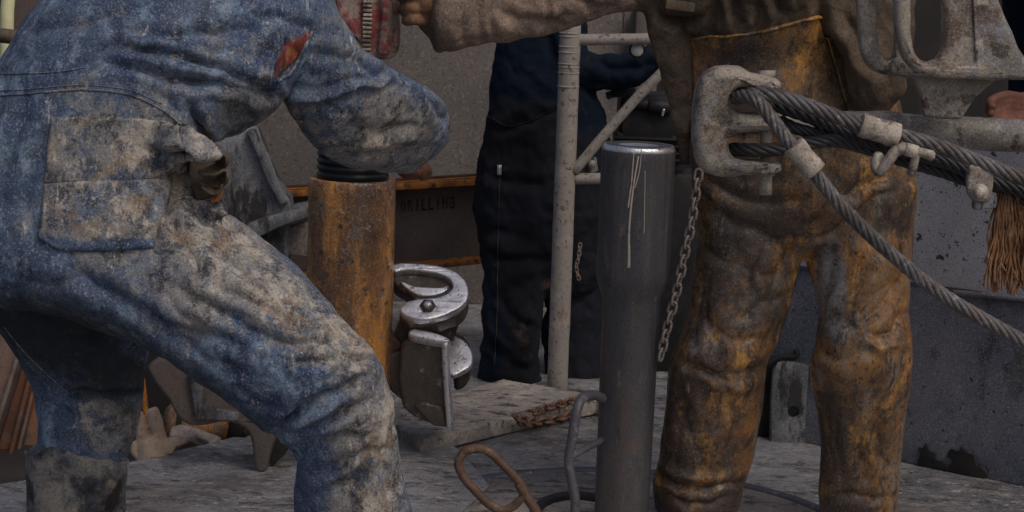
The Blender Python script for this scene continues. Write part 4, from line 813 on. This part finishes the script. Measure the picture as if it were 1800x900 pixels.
arm = loft([(560, -60, 420, 100, 3.84, .8), (596, 22, 478, 148, 3.86, .8), (642, 86, 514, 206, 3.92, .85), (692, 122, 558, 262, 3.99, .85), (744, 148, 612, 293, 4.06, .85), (782, 188, 664, 307, 4.14, .85), (793, 236, 706, 306, 4.22, .9)])
fore = loft([(775, 195, 690, 295, 4.2, .95), (765, 215, 690, 300, 4.4, .95), (745, 240, 680, 300, 4.6, 1), (725, 255, 670, 300, 4.72, 1)])
bul = loft([(270, 212, 285, 290, 3.62, .5), (318, 220, 325, 284, 3.57, .5), (360, 238, 360, 280, 3.55, .5), (388, 262, 382, 280, 3.55, .6)])
bul2 = loft([(300, 335, 310, 400, 3.66, .3), (345, 348, 350, 395, 3.62, .3), (384, 352, 390, 385, 3.62, .35)])
me = remesh([torso, neck, head, leg, leg2, arm, fore, bul, bul2], .0050, 8)
folds = [
 ([(205, 78), (290, 92), (380, 118), (460, 150), (500, 176)], 7, .016), ([(180, 112), (260, 128), (330, 142), (420, 140)], 7, .010), ([(250, 60), (350, 58), (480, 48)], 10, .010), ([(300, 138), (400, 150), (490, 168)], 9, .016),
 ([(420, 30), (500, 40), (560, 60)], 8, .008), ([(60, 60), (140, 40), (230, 20)], 10, .008), ([(120, 130), (180, 90), (260, 40)], 9, .006),
 ([(335, 190), (350, 225), (372, 250), (388, 262)], 8, .022), ([(300, 255), (345, 262), (385, 272)], 7, -.014), ([(295, 270), (330, 275), (375, 290)], 6, .014), ([(250, 265), (300, 272), (340, 268)], 7, .010),
 ([(310, 320), (300, 370), (312, 400), (350, 402)], 8, .014), ([(340, 360), (365, 388), (420, 395)], 7, .012), ([(300, 395), (330, 440), (350, 500)], 8, .009), ([(360, 420), (420, 470), (470, 520)], 8, .008),
 ([(130, 470), (230, 540), (330, 585), (430, 610)], 12, .012), ([(300, 500), (400, 560), (500, 600), (600, 590)], 9, .010), ([(250, 555), (350, 620), (440, 660)], 11, .010), ([(340, 470), (450, 540), (560, 580)], 8, .006),
 ([(470, 772), (510, 730), (560, 700), (640, 660)], 7, .020), ([(480, 770), (540, 748), (600, 725), (660, 700)], 7, .012), ([(560, 690), (600, 650), (652, 632)], 8, .010), ([(520, 790), (580, 770), (650, 770)], 9, .010), ([(560, 830), (620, 800), (690, 790)], 9, .008), ([(520, 640), (590, 630), (660, 640)], 8, .007),
 ([(600, 900), (640, 820), (650, 750)], 10, .010), ([(530, 870), (590, 850), (640, 860)], 8, .006), ([(690, 880), (680, 800), (690, 740)], 7, .008),
 ([(120, 690), (180, 700), (240, 690)], 7, .016), ([(60, 700), (130, 740), (200, 745)], 9, .010), ([(110, 780), (170, 765), (230, 770)], 9, .008), ([(20, 600), (60, 650), (110, 690)], 5, -.006), ([(30, 570), (90, 590), (180, 590)], 8, .006), ([(20, 545), (110, 570), (200, 600)], 8, .006),
 ([(490, 168), (560, 172), (640, 150), (700, 130)], 6, -.008), ([(500, 185), (560, 188), (640, 165)], 7, .006), ([(735, 140), (765, 175), (782, 215)], 6, .012), ([(700, 128), (722, 134), (745, 145)], 5, .014), ([(640, 110), (665, 128), (690, 124)], 6, .010), ([(600, 220), (680, 230), (750, 215)], 9, .006), ([(620, 270), (690, 270), (760, 262)], 8, .008), ([(545, 90), (600, 100), (650, 112)], 9, .007), ([(500, 60), (515, 95), (500, 145)], 9, .012),
 ([(10, 300), (30, 230), (50, 160)], 12, .006), ([(60, 420), (50, 330), (80, 250)], 12, .006), ([(0, 480), (80, 500), (160, 480)], 12, .006)]
zones = [(330, 260, 90, 35, 22, .007), (600, 720, 110, -35, 26, .007), (430, 560, 140, 30, 36, .005), (160, 720, 100, 15, 26, .007), (720, 200, 80, 60, 24, .005), (360, 110, 150, 12, 30, .005), (120, 60, 120, -35, 30, .004), (640, 860, 110, 70, 34, .005), (250, 470, 150, 60, 36, .003)]
cloth(me, folds, zones, base=((6, .008), (18, .0016), (60, .0006)), seed=3)
paint(me, 'mud', [(200, 300, 120, 120, 0, .75), (220, 380, 130, 80, 0, .9), (330, 300, 80, 90, 0, .95), (380, 440, 110, 70, 40, 1.0), (480, 520, 150, 60, 40, .95), (330, 520, 90, 60, 30, .7), (620, 590, 70, 60, 30, .95), (640, 850, 60, 150, 0, .95), (690, 740, 40, 110, 0, .9), (540, 860, 50, 90, 0, .35), (480, 690, 110, 50, 30, .3), (680, 230, 110, 80, 0, .85), (560, 120, 80, 60, 0, .5), (150, 50, 180, 70, -30, .36), (40, 350, 90, 200, 0, .4), (430, 190, 90, 50, 0, .85), (190, 740, 60, 50, 0, .9), (90, 730, 40, 90, 0, .15), (440, 30, 160, 60, 0, .5), (150, 620, 120, 60, 20, .5), (480, 110, 90, 60, 0, .55), (300, 170, 120, 50, 10, .6)], base=.46)
paint(me, 'grease_shade', [(430, 195, 80, 45, -10, .5), (110, 600, 170, 75, 22, .85), (205, 655, 70, 50, 10, .8), (330, 660, 130, 28, 32, .42), (450, 740, 50, 24, 30, .35), (225, 740, 25, 60, 0, .5), (90, 235, 22, 26, 0, .42), (380, 85, 18, 14, 0, .35), (250, 88, 24, 10, -20, .35)], base=0)  # thigh darkening is shade painted into the colour; the small spots are grease
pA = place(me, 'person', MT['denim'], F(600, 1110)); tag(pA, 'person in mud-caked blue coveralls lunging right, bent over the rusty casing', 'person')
dA = Drape(pA)
V, Fc = dA.patch([(92, 208), (160, 205), (240, 208), (312, 218)], [(78, 322), (150, 320), (230, 318), (330, 300)], .002, .004, Y=3.5); o = obj('pocket_yoke', V, Fc, MT['denim'], pA)
V2, F2 = dA.patch([(80, 322), (140, 318), (230, 316), (300, 312)], [(72, 420), (112, 440), (200, 442), (272, 436)], .004, .007, Y=3.5, puff=.006); o2 = obj('hip_pocket', V2, F2, MT['denim'], pA)
for q in (o, o2):
    W = getV(q.data)+wloc(q); V0 = W; px = PX(W); a = .80+.12*np.sin(px[:, 0]*.05)*np.cos(px[:, 1]*.06)-np.clip((px[:, 1]-415)/30, 0, .6); at = q.data.attributes.new('mud', 'FLOAT', 'POINT'); at.data.foreach_set('value', a.astype(np.float32))
for poly, r in ([((0, 168), (60, 164), (140, 158), (220, 165), (280, 190), (318, 218)), .0028], [((0, 130), (80, 128), (160, 118)), .0018], [((0, 160), (60, 156), (140, 150), (220, 157), (285, 182)), .0014], [((540, 60), (508, 78), (482, 110), (474, 150)), .003], [((318, 218), (322, 260), (330, 300)), .0018], [((8, 575), (40, 615), (80, 655), (120, 690)), .0022]):
    V, Fc = dA.seam(poly, r*.8, .0006, Y=3.7); q = obj('seam', V, Fc, MT['denim'], pA); at = q.data.attributes.new('mud', 'FLOAT', 'POINT'); at.data.foreach_set('value', np.full(len(q.data.vertices), .6, np.float32))
# open side pocket: two folded cloth lips
for pts, r in (([(352, 284), (374, 280), (392, 272), (399, 284), (390, 298), (372, 304), (350, 300)], 3.2), ([(352, 306), (376, 308), (396, 298), (401, 314), (390, 326), (370, 328), (352, 322)], 3.2), ([(356, 330), (372, 340), (386, 336), (390, 324)], 2.6)):
    P3 = [P(x, y, 3.57+.02*(i > 3)) for i, (x, y) in enumerate(pts)]; V, Fc = tube(cr(P3, 5), S(3.56, r), 8); obj('pocket_lip', rough_up(V, .0015, 60), Fc, MT['jacket'], pA)
    c = np.mean(P3, 0); V = np.vstack([c+[0, .03, 0], cr(P3, 5)]); Fc = [(0, k, k+1) for k in range(1, len(V)-1)]; obj('pocket_fold', V, Fc, MT['jacket'], pA)
V, Fc = prism([P(x, y, 3.61) for x, y in ((335, 268), (380, 268), (392, 290), (392, 320), (382, 348), (345, 352), (330, 310))], (0, .05, 0), .008); obj('pocket_lining', rough_up(V, .002, 40), Fc, MT['jacket'], pA)
V, Fc = prism([P(x, y, 3.585) for x, y in ((366, 344), (386, 338), (388, 352), (372, 358))], (0, .03, 0), .003); obj('patch', V, Fc, MT['orange'], pA)
# torn armpit with the red shirt showing
V, Fc = dA.patch([(546, 54), (520, 68), (498, 82), (484, 112)], [(544, 58), (528, 88), (512, 112), (482, 138)], .002, .002, 18, 10, Y=3.7); obj('undershirt', V, Fc, MT['redcloth'], pA)
V, Fc = dA.seam([(552, 48), (538, 72), (524, 100), (508, 128), (486, 142)], .0035, .004, Y=3.7); q = obj('torn_edge', V, Fc, MT['denim'], pA); q.data.attributes.new('mud', 'FLOAT', 'POINT').data.foreach_set('value', np.full(len(q.data.vertices), .6, np.float32))
# boots
def boot(secs, foot, label=None):
    b_ = loft(secs, 32, 6); f_ = loft(foot, 28, 6); me = remesh([b_, f_], .006, 6); V = getV(me); setV(me, rough_up(V, .003, 14)); V = getV(me); me2 = me; setV(me2, V-wloc(pA)); o = link('boot', me2, MT['boot'], pA); return o
b1 = boot([(46, 800, 224, 822, 3.98, .95), (45, 850, 222, 862, 3.98, .95), (46, 930, 218, 935, 3.98, .95), (50, 1000, 212, 1005, 3.98, .95), (52, 1050, 215, 1055, 3.98, .95)], [(60, 1000, 70, 1075, 4.0, 1.6), (160, 1000, 160, 1078, 3.98, 1.5), (230, 1015, 230, 1082, 3.97, 1.6), (300, 1035, 300, 1088, 3.95, 1.6)])
b2 = boot([(545, 1060, 712, 1060, 3.72, .95), (550, 1120, 706, 1120, 3.72, .95)], [(560, 1080, 565, 1160, 3.73, 1.5), (650, 1070, 650, 1164, 3.70, 1.5), (740, 1095, 745, 1168, 3.67, 1.6), (800, 1115, 800, 1172, 3.65, 1.5)])
V, Fc = tube(cr([P(135+89*math.cos(a), 803+11*math.sin(a)+8*math.cos(a), 3.98-.08*math.sin(a)*1.0) for a in np.linspace(0, 2*np.pi, 20)], 3), .0045, 8); obj('rim', V, Fc, MT['boot'], b1)
# hand: palm and fingers round the threaded pipe
YHd = 4.74; hh = []
hh.append(tube(cr([P(715, 268, YHd-.02), P(720, 284, YHd), P(722, 296, YHd+.02)], 4), S(YHd, 26), 14))
for i, (x, y) in enumerate(((742, 290), (746, 296), (748, 302), (744, 308))):
    hh.append(finger([P(728, 284+i*5, YHd-.01), P(x, y-2, YHd-.02), P(x+6, y+2, YHd+.02), P(x-4, y+5, YHd+.05)], .0105, .0085-.0005*i))
hh.append(finger([P(712, 292, YHd-.02), P(722, 303, YHd-.035), P(738, 304, YHd-.04)], .012, .009))
me = remesh(hh, .003, 4); setV(me, getV(me)-wloc(pA)); link('hand', me, MT['skin'], pA)

# ================================================================== PERSON B: mustard oilskin trousers
l1 = loft([(1225, 330, 1440, 330, 4.46, .75), (1228, 400, 1420, 410, 4.46, .8), (1224, 470, 1402, 480, 4.45, .88), (1206, 550, 1380, 550, 4.43, .92), (1182, 612, 1358, 610, 4.42, .95), (1171, 660, 1342, 660, 4.42, .95), (1170, 740, 1332, 740, 4.45, .95), (1162, 800, 1322, 802, 4.47, .95), (1152, 850, 1310, 852, 4.48, .95), (1156, 892, 1298, 895, 4.48, .95)])
l2 = loft([(1380, 330, 1612, 330, 4.46, .75), (1398, 400, 1607, 400, 4.46, .8), (1420, 470, 1603, 480, 4.45, .88), (1440, 540, 1600, 545, 4.43, .95), (1436, 600, 1604, 600, 4.41, .95), (1428, 650, 1603, 645, 4.41, .95), (1438, 720, 1597, 712, 4.44, .95), (1440, 790, 1590, 785, 4.46, .95), (1437, 860, 1580, 858, 4.47, .95), (1440, 905, 1574, 905, 4.48, .95)])
pv = loft([(1224, 370, 1612, 370, 4.47, .55), (1222, 300, 1610, 310, 4.47, .55), (1218, 240, 1600, 250, 4.47, .55), (1216, 170, 1585, 180, 4.47, .55), (1214, 90, 1560, 100, 4.47, .55), (1200, 0, 1550, 0, 4.47, .55), (1185, -90, 1570, -90, 4.47, .5), (1175, -190, 1590, -190, 4.48, .45), (1230, -260, 1530, -260, 4.48, .5)])
nk = loft([(1320, -240, 1440, -240, 4.48, 1), (1330, -320, 1430, -320, 4.45, 1)]); hd = ball(P(1378, -390, 4.43), (.08, .10, .12))
me = remesh([l1, l2, pv, nk, hd], .0042, 8)
folds = [([(1240, 310), (1290, 345), (1350, 360), (1420, 350)], 9, .014), ([(1230, 340), (1280, 385), (1340, 410), (1395, 420)], 9, .012), ([(1400, 425), (1440, 380), (1510, 330), (1570, 300)], 9, .016), ([(1410, 430), (1470, 400), (1540, 350), (1600, 320)], 8, .010), ([(1400, 420), (1370, 470), (1350, 530)], 9, .010), ([(1240, 430), (1300, 470), (1380, 480)], 9, .010),
 ([(1240, 560), (1290, 600), (1350, 585), (1375, 560)], 8, .012), ([(1190, 630), (1250, 655), (1320, 650), (1345, 630)], 8, .018), ([(1250, 480), (1240, 550), (1262, 620)], 9, .010), ([(1300, 560), (1330, 540), (1378, 520)], 7, .009), ([(1285, 430), (1330, 520), (1340, 580)], 10, .008), ([(1215, 600), (1225, 550), (1235, 500)], 8, .008),
 ([(1180, 700), (1220, 760), (1230, 820)], 10, .008), ([(1160, 838), (1200, 856), (1250, 856), (1310, 850)], 6, .020), ([(1170, 820), (1210, 838), (1260, 834)], 7, -.010), ([(1165, 870), (1220, 880), (1295, 872)], 6, .014), ([(1300, 700), (1290, 770), (1300, 830)], 9, .007),
 ([(1540, 450), (1500, 500), (1465, 545)], 8, .010), ([(1595, 470), (1560, 520), (1520, 560), (1480, 570)], 8, .012), ([(1600, 545), (1560, 580), (1520, 585), (1470, 560)], 7, .016), ([(1500, 570), (1540, 610), (1600, 600)], 6, -.010), ([(1440, 610), (1480, 630), (1540, 600)], 8, .010), ([(1440, 650), (1490, 690), (1500, 760)], 9, .008), ([(1545, 720), (1550, 790), (1562, 870)], 8, .012), ([(1520, 740), (1535, 800), (1545, 880)], 8, -.009), ([(1480, 680), (1470, 760), (1480, 850)], 10, .007), ([(1445, 880), (1500, 872), (1575, 880)], 6, .012), ([(1460, 440), (1450, 500), (1450, 560)], 8, .008),
 ([(1425, 40), (1410, 110), (1400, 180)], 8, .010), ([(1225, 80), (1260, 130), (1280, 180)], 8, .010)]
folds += [([(1245, 320), (1225, 420), (1232, 520)], 9, .007), ([(1330, 430), (1310, 520), (1320, 600)], 9, .008), ([(1190, 660), (1200, 740), (1190, 830)], 10, .007), ([(1270, 660), (1285, 740), (1270, 830)], 10, .008), ([(1320, 640), (1318, 720), (1305, 800)], 9, .006), ([(1560, 600), (1580, 680), (1570, 780)], 9, .007), ([(1460, 660), (1455, 750), (1460, 840)], 9, .007), ([(1520, 400), (1540, 440), (1590, 450)], 8, .010), ([(1440, 560), (1500, 545), (1560, 500)], 7, .010), ([(1215, 640), (1280, 670), (1335, 655)], 6, .010)]
zones = [(1320, 380, 110, 30, 30, .006), (1500, 370, 110, -40, 28, .007), (1270, 640, 90, 10, 26, .005), (1520, 570, 90, -20, 26, .006), (1240, 850, 80, 5, 20, .006), (1540, 800, 90, 80, 30, .004), (1300, 520, 110, 70, 34, .005), (1380, 120, 130, 70, 30, .004)]
folds = [(p_, w_*1.05, a_*.5) for p_, w_, a_ in folds]
zones = [z[:5]+(z[5]*.3,) for z in zones]
cloth(me, folds, zones, base=((5, .008), (16, .0008), (60, .0004)), seed=31)
paint(me, 'mud', [(1460, 500, 35, 110, 0, 1.0), (1290, 400, 90, 60, 30, .6), (1280, 530, 60, 80, 0, .55), (1500, 330, 80, 50, -30, .4), (1220, 600, 40, 40, 0, .7)], base=.12)
paint(me, 'grease_shade', [(1300, 330, 100, 60, 0, .5), (1380, 430, 60, 60, 0, .5), (1310, 470, 80, 90, 0, .45), (1200, 700, 40, 160, 0, .45), (1230, 880, 110, 40, 0, .6), (1455, 800, 40, 120, 0, .6), (1490, 650, 60, 40, 0, .3), (1570, 520, 75, 110, 0, -.4), (1560, 760, 50, 150, 0, -.4), (1540, 640, 75, 45, 0, -.25), (1250, 690, 30, 60, 0, -.2), (1250, 700, 60, 150, 0, .36), (1200, 740, 40, 150, 0, .5), (1300, 500, 80, 110, 0, .45), (1300, 360, 110, 70, 0, .5), (1450, 400, 60, 50, 0, .45), (1480, 890, 60, 25, 0, .6), (1560, 370, 40, 80, 0, .4), (1350, 120, 120, 80, 0, .15), (1340, 560, 50, 40, 0, .5)], base=.2)  # real grime; lighter right side of the right leg is sunlight painted in
pB = place(me, 'person', MT['oilskin'], F(1380, 960)); tag(pB, 'person in grimy mustard oilskin trousers and brown jacket standing legs apart', 'person')
# jacket: body and arm
jb = loft([(1176, -200, 1590, -200, 4.48, .55), (1150, -110, 1590, -110, 4.47, .62), (1130, -30, 1585, -30, 4.46, .64), (1145, 30, 1580, 20, 4.47, .62)], dome=True)
jl = loft([(1126, -20, 1260, -20, 4.42, .6), (1134, 40, 1236, 50, 4.42, .6), (1152, 100, 1226, 105, 4.43, .6), (1168, 160, 1222, 165, 4.45, .6), (1180, 225, 1218, 230, 4.47, .6), (1192, 285, 1217, 290, 4.49, .6)])
jr = loft([(1430, -20, 1612, -20, 4.36, .5), (1460, 50, 1608, 50, 4.33, .5), (1482, 110, 1604, 110, 4.32, .5), (1494, 160, 1592, 160, 4.32, .5), (1506, 190, 1566, 188, 4.33, .5)])
sl = loft([(1200, -190, 1170, 20, 4.44, .8), (1120, -150, 1120, 22, 4.42, .85), (1060, -118, 1060, 26, 4.40, .9), (985, -92, 985, 52, 4.38, .92), (900, -76, 900, 74, 4.36, .95), (840, -70, 838, 80, 4.34, .95), (800, -66, 800, 92, 4.33, .95), (770, -60, 768, 94, 4.33, .95), (757, -40, 756, 70, 4.33, .9)])
me = remesh([jb, jl, jr, sl], .0055, 6)
rings = [([(x+12, -40), (x-6+6*math.sin(x), 10), (x+8, 86)], random.uniform(5, 11), random.uniform(.002, .006)) for x in (812, 846, 868, 905, 925, 968)]+[([(1000, -10), (1040, 10), (1080, 20)], 8, .01), ([(880, 10), (920, 40), (1000, 40)], 8, .008), ([(1010, 20), (980, 40), (960, 60)], 7, .008),
 ([(1150, 20), (1170, 40), (1220, 36), (1240, 20)], 7, .016), ([(1480, 20), (1510, 80), (1560, 140)], 10, .012), ([(1290, 40), (1300, 0)], 9, .012), ([(1380, 30), (1360, -10)], 9, .012), ([(1250, 50), (1258, 10), (1250, -20)], 9, .012), ([(1440, 0), (1450, 60), (1500, 160)], 9, .014), ([(1330, 50), (1335, 10)], 8, .010)]
cloth(me, rings, [(880, 20, 120, 78, 26, .007), (1060, 0, 80, 30, 20, .008), (1330, 10, 120, 80, 22, .010), (1520, 80, 90, 60, 22, .008), (1190, 120, 70, 80, 22, .006)], base=((8, .007), (22, .0025), (60, .0008)), seed=51)
V = getV(me); px = PX(V); me.materials.clear(); setV(me, V-wloc(pB)); jo = link('jacket', me, MT['jacket'], pB)
me.materials.append(MT['sleeve']); pc_ = np.zeros(len(me.polygons)*3); me.polygons.foreach_get('center', pc_); cpx = PX(pc_.reshape(-1, 3)+wloc(pB)); me.polygons.foreach_set('material_index', (cpx[:, 0] < 1118).astype(np.int32))
dB = Drape(pB, jo)
V, Fc = dB.patch([(1216, 64), (1310, 58), (1370, 44), (1440, 26)], [(1219, 230), (1300, 235), (1400, 225), (1492, 205)], .004, .005, 40, 24, Y=4.3, puff=.004, seed=4, soft=14); o = obj('bib', V, Fc, MT['oilskin'], pB)
W = getV(o.data)+wloc(o); at = o.data.attributes.new('grease_shade', 'FLOAT', 'POINT'); at.data.foreach_set('value', (.32+.16*np.sin(PX(W)[:, 0]*.03)).astype(np.float32))
V, Fc = dB.seam([(1218, 64), (1310, 58), (1372, 44), (1438, 27)], .003, .008, Y=4.3); obj('bib_hem', V, Fc, MT['oilskin'], pB)
V, Fc = dB.seam([(1440, 28), (1462, 100), (1490, 195)], .003, .008, Y=4.3); obj('bib_hem', V, Fc, MT['oilskin'], pB)
# chest pocket flap and button
V, Fc = box(P(1195, 10, 4.28), (np.array([1., 0, -.1]), AX[1], np.array([.1, 0, 1])), (.03, .012, .010), .003); obj('strap', V, Fc, MT['jacket'], pB)
# gloved right hand gripping the red bar
YH2 = 4.30; hh = [tube(cr([P(800, -5, YH2), P(775, 0, YH2), P(745, 2, YH2)], 4), S(YH2, 40)*np.linspace(1, .92, 9), 16)]
for i, (x, y) in enumerate(((712, -28), (708, -6), (708, 16), (714, 36))):
    hh.append(finger([P(748, -26+i*20, YH2-.01), P(726, y-2, YH2-.03), P(x, y, YH2), P(x+2, y+3, YH2+.04)], .0135, .0115-.0006*i))
hh.append(finger([P(760, -30, YH2-.03), P(738, -38, YH2-.05), P(716, -36, YH2-.05)], .015, .012))
me = remesh(hh, .004, 5); setV(me, rough_up(getV(me), .0015, 50)-wloc(pB)); link('glove', me, MT['glovebrown'], pB)
# boots of B
for secs, foot in (([(1162, 870, 1296, 872, 4.48, .95), (1166, 915, 1290, 915, 4.48, .95), (1168, 945, 1290, 945, 4.48, .95)], [(1225, 905, 1225, 955, 4.50, 2.6), (1222, 915, 1222, 960, 4.40, 2.6), (1218, 925, 1218, 972, 4.32, 2.6)]), ([(1446, 885, 1572, 885, 4.48, .95), (1448, 925, 1566, 925, 4.48, .95), (1450, 950, 1566, 950, 4.48, .95)], [(1508, 905, 1508, 960, 4.50, 2.5), (1512, 915, 1512, 965, 4.4, 2.5), (1516, 930, 1516, 978, 4.32, 2.5)])):
    me = remesh([loft(secs, 28, 5), loft(foot, 24, 5)], .006, 6); setV(me, rough_up(getV(me), .002, 20)-wloc(pB)); link('boot', me, MT['boot'], pB)

# ================================================================== PERSON C: navy, behind
t3 = loft([(885, -200, 1045, -200, 6.05, .8), (880, -80, 1040, -80, 6.05, .85), (876, 40, 1034, 55, 6.05, .85), (862, 130, 1042, 135, 6.05, .85), (855, 200, 1062, 212, 6.05, .8), (838, 290, 1072, 300, 6.05, .75), (832, 370, 1072, 375, 6.05, .75), (842, 430, 1068, 440, 6.05, .7), (850, 470, 1064, 480, 6.05, .65)])
g1 = loft([(846, 420, 965, 430, 6.0, .9), (850, 500, 958, 500, 5.99, .95), (846, 560, 952, 560, 5.98, .95), (843, 620, 948, 620, 5.98, .95), (842, 690, 950, 690, 5.98, .95)])
g2 = loft([(950, 420, 1068, 430, 6.1, .9), (956, 500, 1064, 500, 6.1, .95), (955, 600, 1060, 600, 6.1, .95), (955, 690, 1056, 690, 6.1, .95)])
a3 = loft([(985, 20, 985, 140, 5.98, .7), (1030, 84, 1032, 158, 5.98, .85), (1075, 92, 1080, 158, 5.98, .9), (1115, 88, 1122, 146, 5.98, .95), (1150, 76, 1168, 122, 5.98, .95), (1185, 70, 1195, 108, 6, .95)])
hd3 = ball(P(960, -290, 6.05), (.09, .11, .13)); nk3 = loft([(925, -220, 1000, -220, 6.05, 1), (930, -260, 995, -260, 6.05, 1)])
me = remesh([t3, g1, g2, a3, hd3, nk3], .008, 6)
cloth(me, [([(860, 230), (920, 215), (980, 190)], 7, .012), ([(850, 300), (900, 320), (960, 320)], 8, .01), ([(850, 440), (900, 460), (960, 455)], 8, .012), ([(860, 600), (900, 640), (940, 650)], 7, .012), ([(1050, 110), (1090, 125), (1140, 110)], 7, .010), ([(880, 520), (900, 560), (940, 580)], 7, .010)], [(910, 350, 130, 80, 24, .010), (900, 600, 90, 40, 20, .012), (1090, 120, 70, 10, 18, .008), (920, 130, 90, 20, 20, .006)], base=((9, .010), (26, .005)), seed=71)
paint(me, 'grease_shade', [(950, 110, 150, 95, 0, .62), (1110, 120, 90, 50, 0, .62), (1060, 200, 50, 60, 0, .55), (870, 580, 30, 110, 0, .42)], base=0)
paint(me, 'mud', [(905, 590, 45, 70, 0, .18), (960, 500, 14, 18, 0, .3)], base=-.15)
pC = place(me, 'person', MT['navy'], F(960, 690)); tag(pC, 'person in navy sweater and dark bib overalls seen from behind the white post', 'person')
dC = Drape(pC)
V, Fc = dC.seam([(880, 296), (877, 380), (876, 470), (874, 560), (870, 640)], .0013, .003, Y=5.9); zp = obj('zipper', V, Fc, MT['hose'], pC)
h_, n_ = dC.hit(880, 298, 5.9); V, Fc = box(h_+n_*.006, AX, (S(5.9, 4), .004, S(5.9, 9)), .002); obj('zipper_pull', V, Fc, MT['chrome'], zp)
V, Fc = dC.seam([(858, 205), (900, 222), (950, 205), (985, 180)], .003, .002, Y=5.9); obj('bib_edge', V, Fc, MT['navy'], pC)
for secs, foot in (([(842, 670, 950, 670, 5.98, .9), (846, 715, 948, 715, 5.98, .9)], [(896, 690, 896, 735, 6.0, 2.4), (900, 700, 900, 745, 5.88, 2.4)]), ([(958, 670, 1056, 670, 6.1, .9), (960, 705, 1054, 705, 6.1, .9)], [(1006, 680, 1006, 722, 6.12, 2.4), (1008, 690, 1008, 730, 6.02, 2.4)])):
    me = remesh([loft(secs, 24, 5), loft(foot, 20, 5)], .008, 5); setV(me, getV(me)-wloc(pC)); link('boot', me, MT['dark'], pC)

# ================================================================== PERSON D: a hand and sleeve at the right edge
YD = 4.30
t4 = loft([(1790, 640, 1980, 640, 5.55, .8), (1775, 450, 1990, 450, 5.5, .65), (1770, 250, 2010, 250, 5.45, .65), (1775, 130, 2020, 130, 5.42, .65), (1765, 50, 2025, 60, 5.4, .65), (1750, -60, 2020, -60, 5.4, .65), (1775, -150, 2010, -150, 5.4, .6)])
a4 = loft([(1790, -60, 1920, -60, 5.25, .9), (1815, 40, 1925, 60, 5.0, .9), (1850, 120, 1925, 190, 4.7, .95), (1842, 158, 1858, 214, 4.50, .95)])
nk4 = loft([(1860, -150, 1930, -150, 5.4, 1), (1862, -210, 1930, -210, 5.38, 1)]); hd4 = ball(P(1895, -270, 5.36), (.08, .10, .12))
me = remesh([t4, a4, nk4, hd4], .009, 6)
cloth(me, [([(1790, 40), (1830, 90), (1860, 150)], 8, .012)], [], base=((9, .010), (26, .005)), seed=91)
paint(me, 'grease_shade', [(1800, 30, 120, 120, 0, .6)], base=.55); paint(me, 'mud', [], base=0)
pD = place(me, 'person', MT['navy'], F(1940, 900)); tag(pD, 'person in dark navy clothes at the right edge, bare hand on the tong arm', 'person')
hh = [tube(cr([P(1850, 186, 4.48), P(1815, 184, 4.40), P(1788, 188, 4.34)], 4), S(4.36, 25)*np.linspace(.9, 1, 9), 14)]
for i, (x, y) in enumerate(((1742, 178), (1740, 190), (1746, 202), (1756, 212))):
    hh.append(finger([P(1795, 172+i*10, 4.34), P(1768, 168+i*10, 4.28), P(x, y, 4.24), P(x+2, y+12, 4.22)], .0115, .0095-.0005*i))
hh.append(finger([P(1800, 206, 4.34), P(1778, 214, 4.27), P(1760, 216, 4.24)], .013, .010))
me = remesh(hh, .0035, 4); setV(me, getV(me)-wloc(pD)); link('hand', me, MT['skin'], pD)
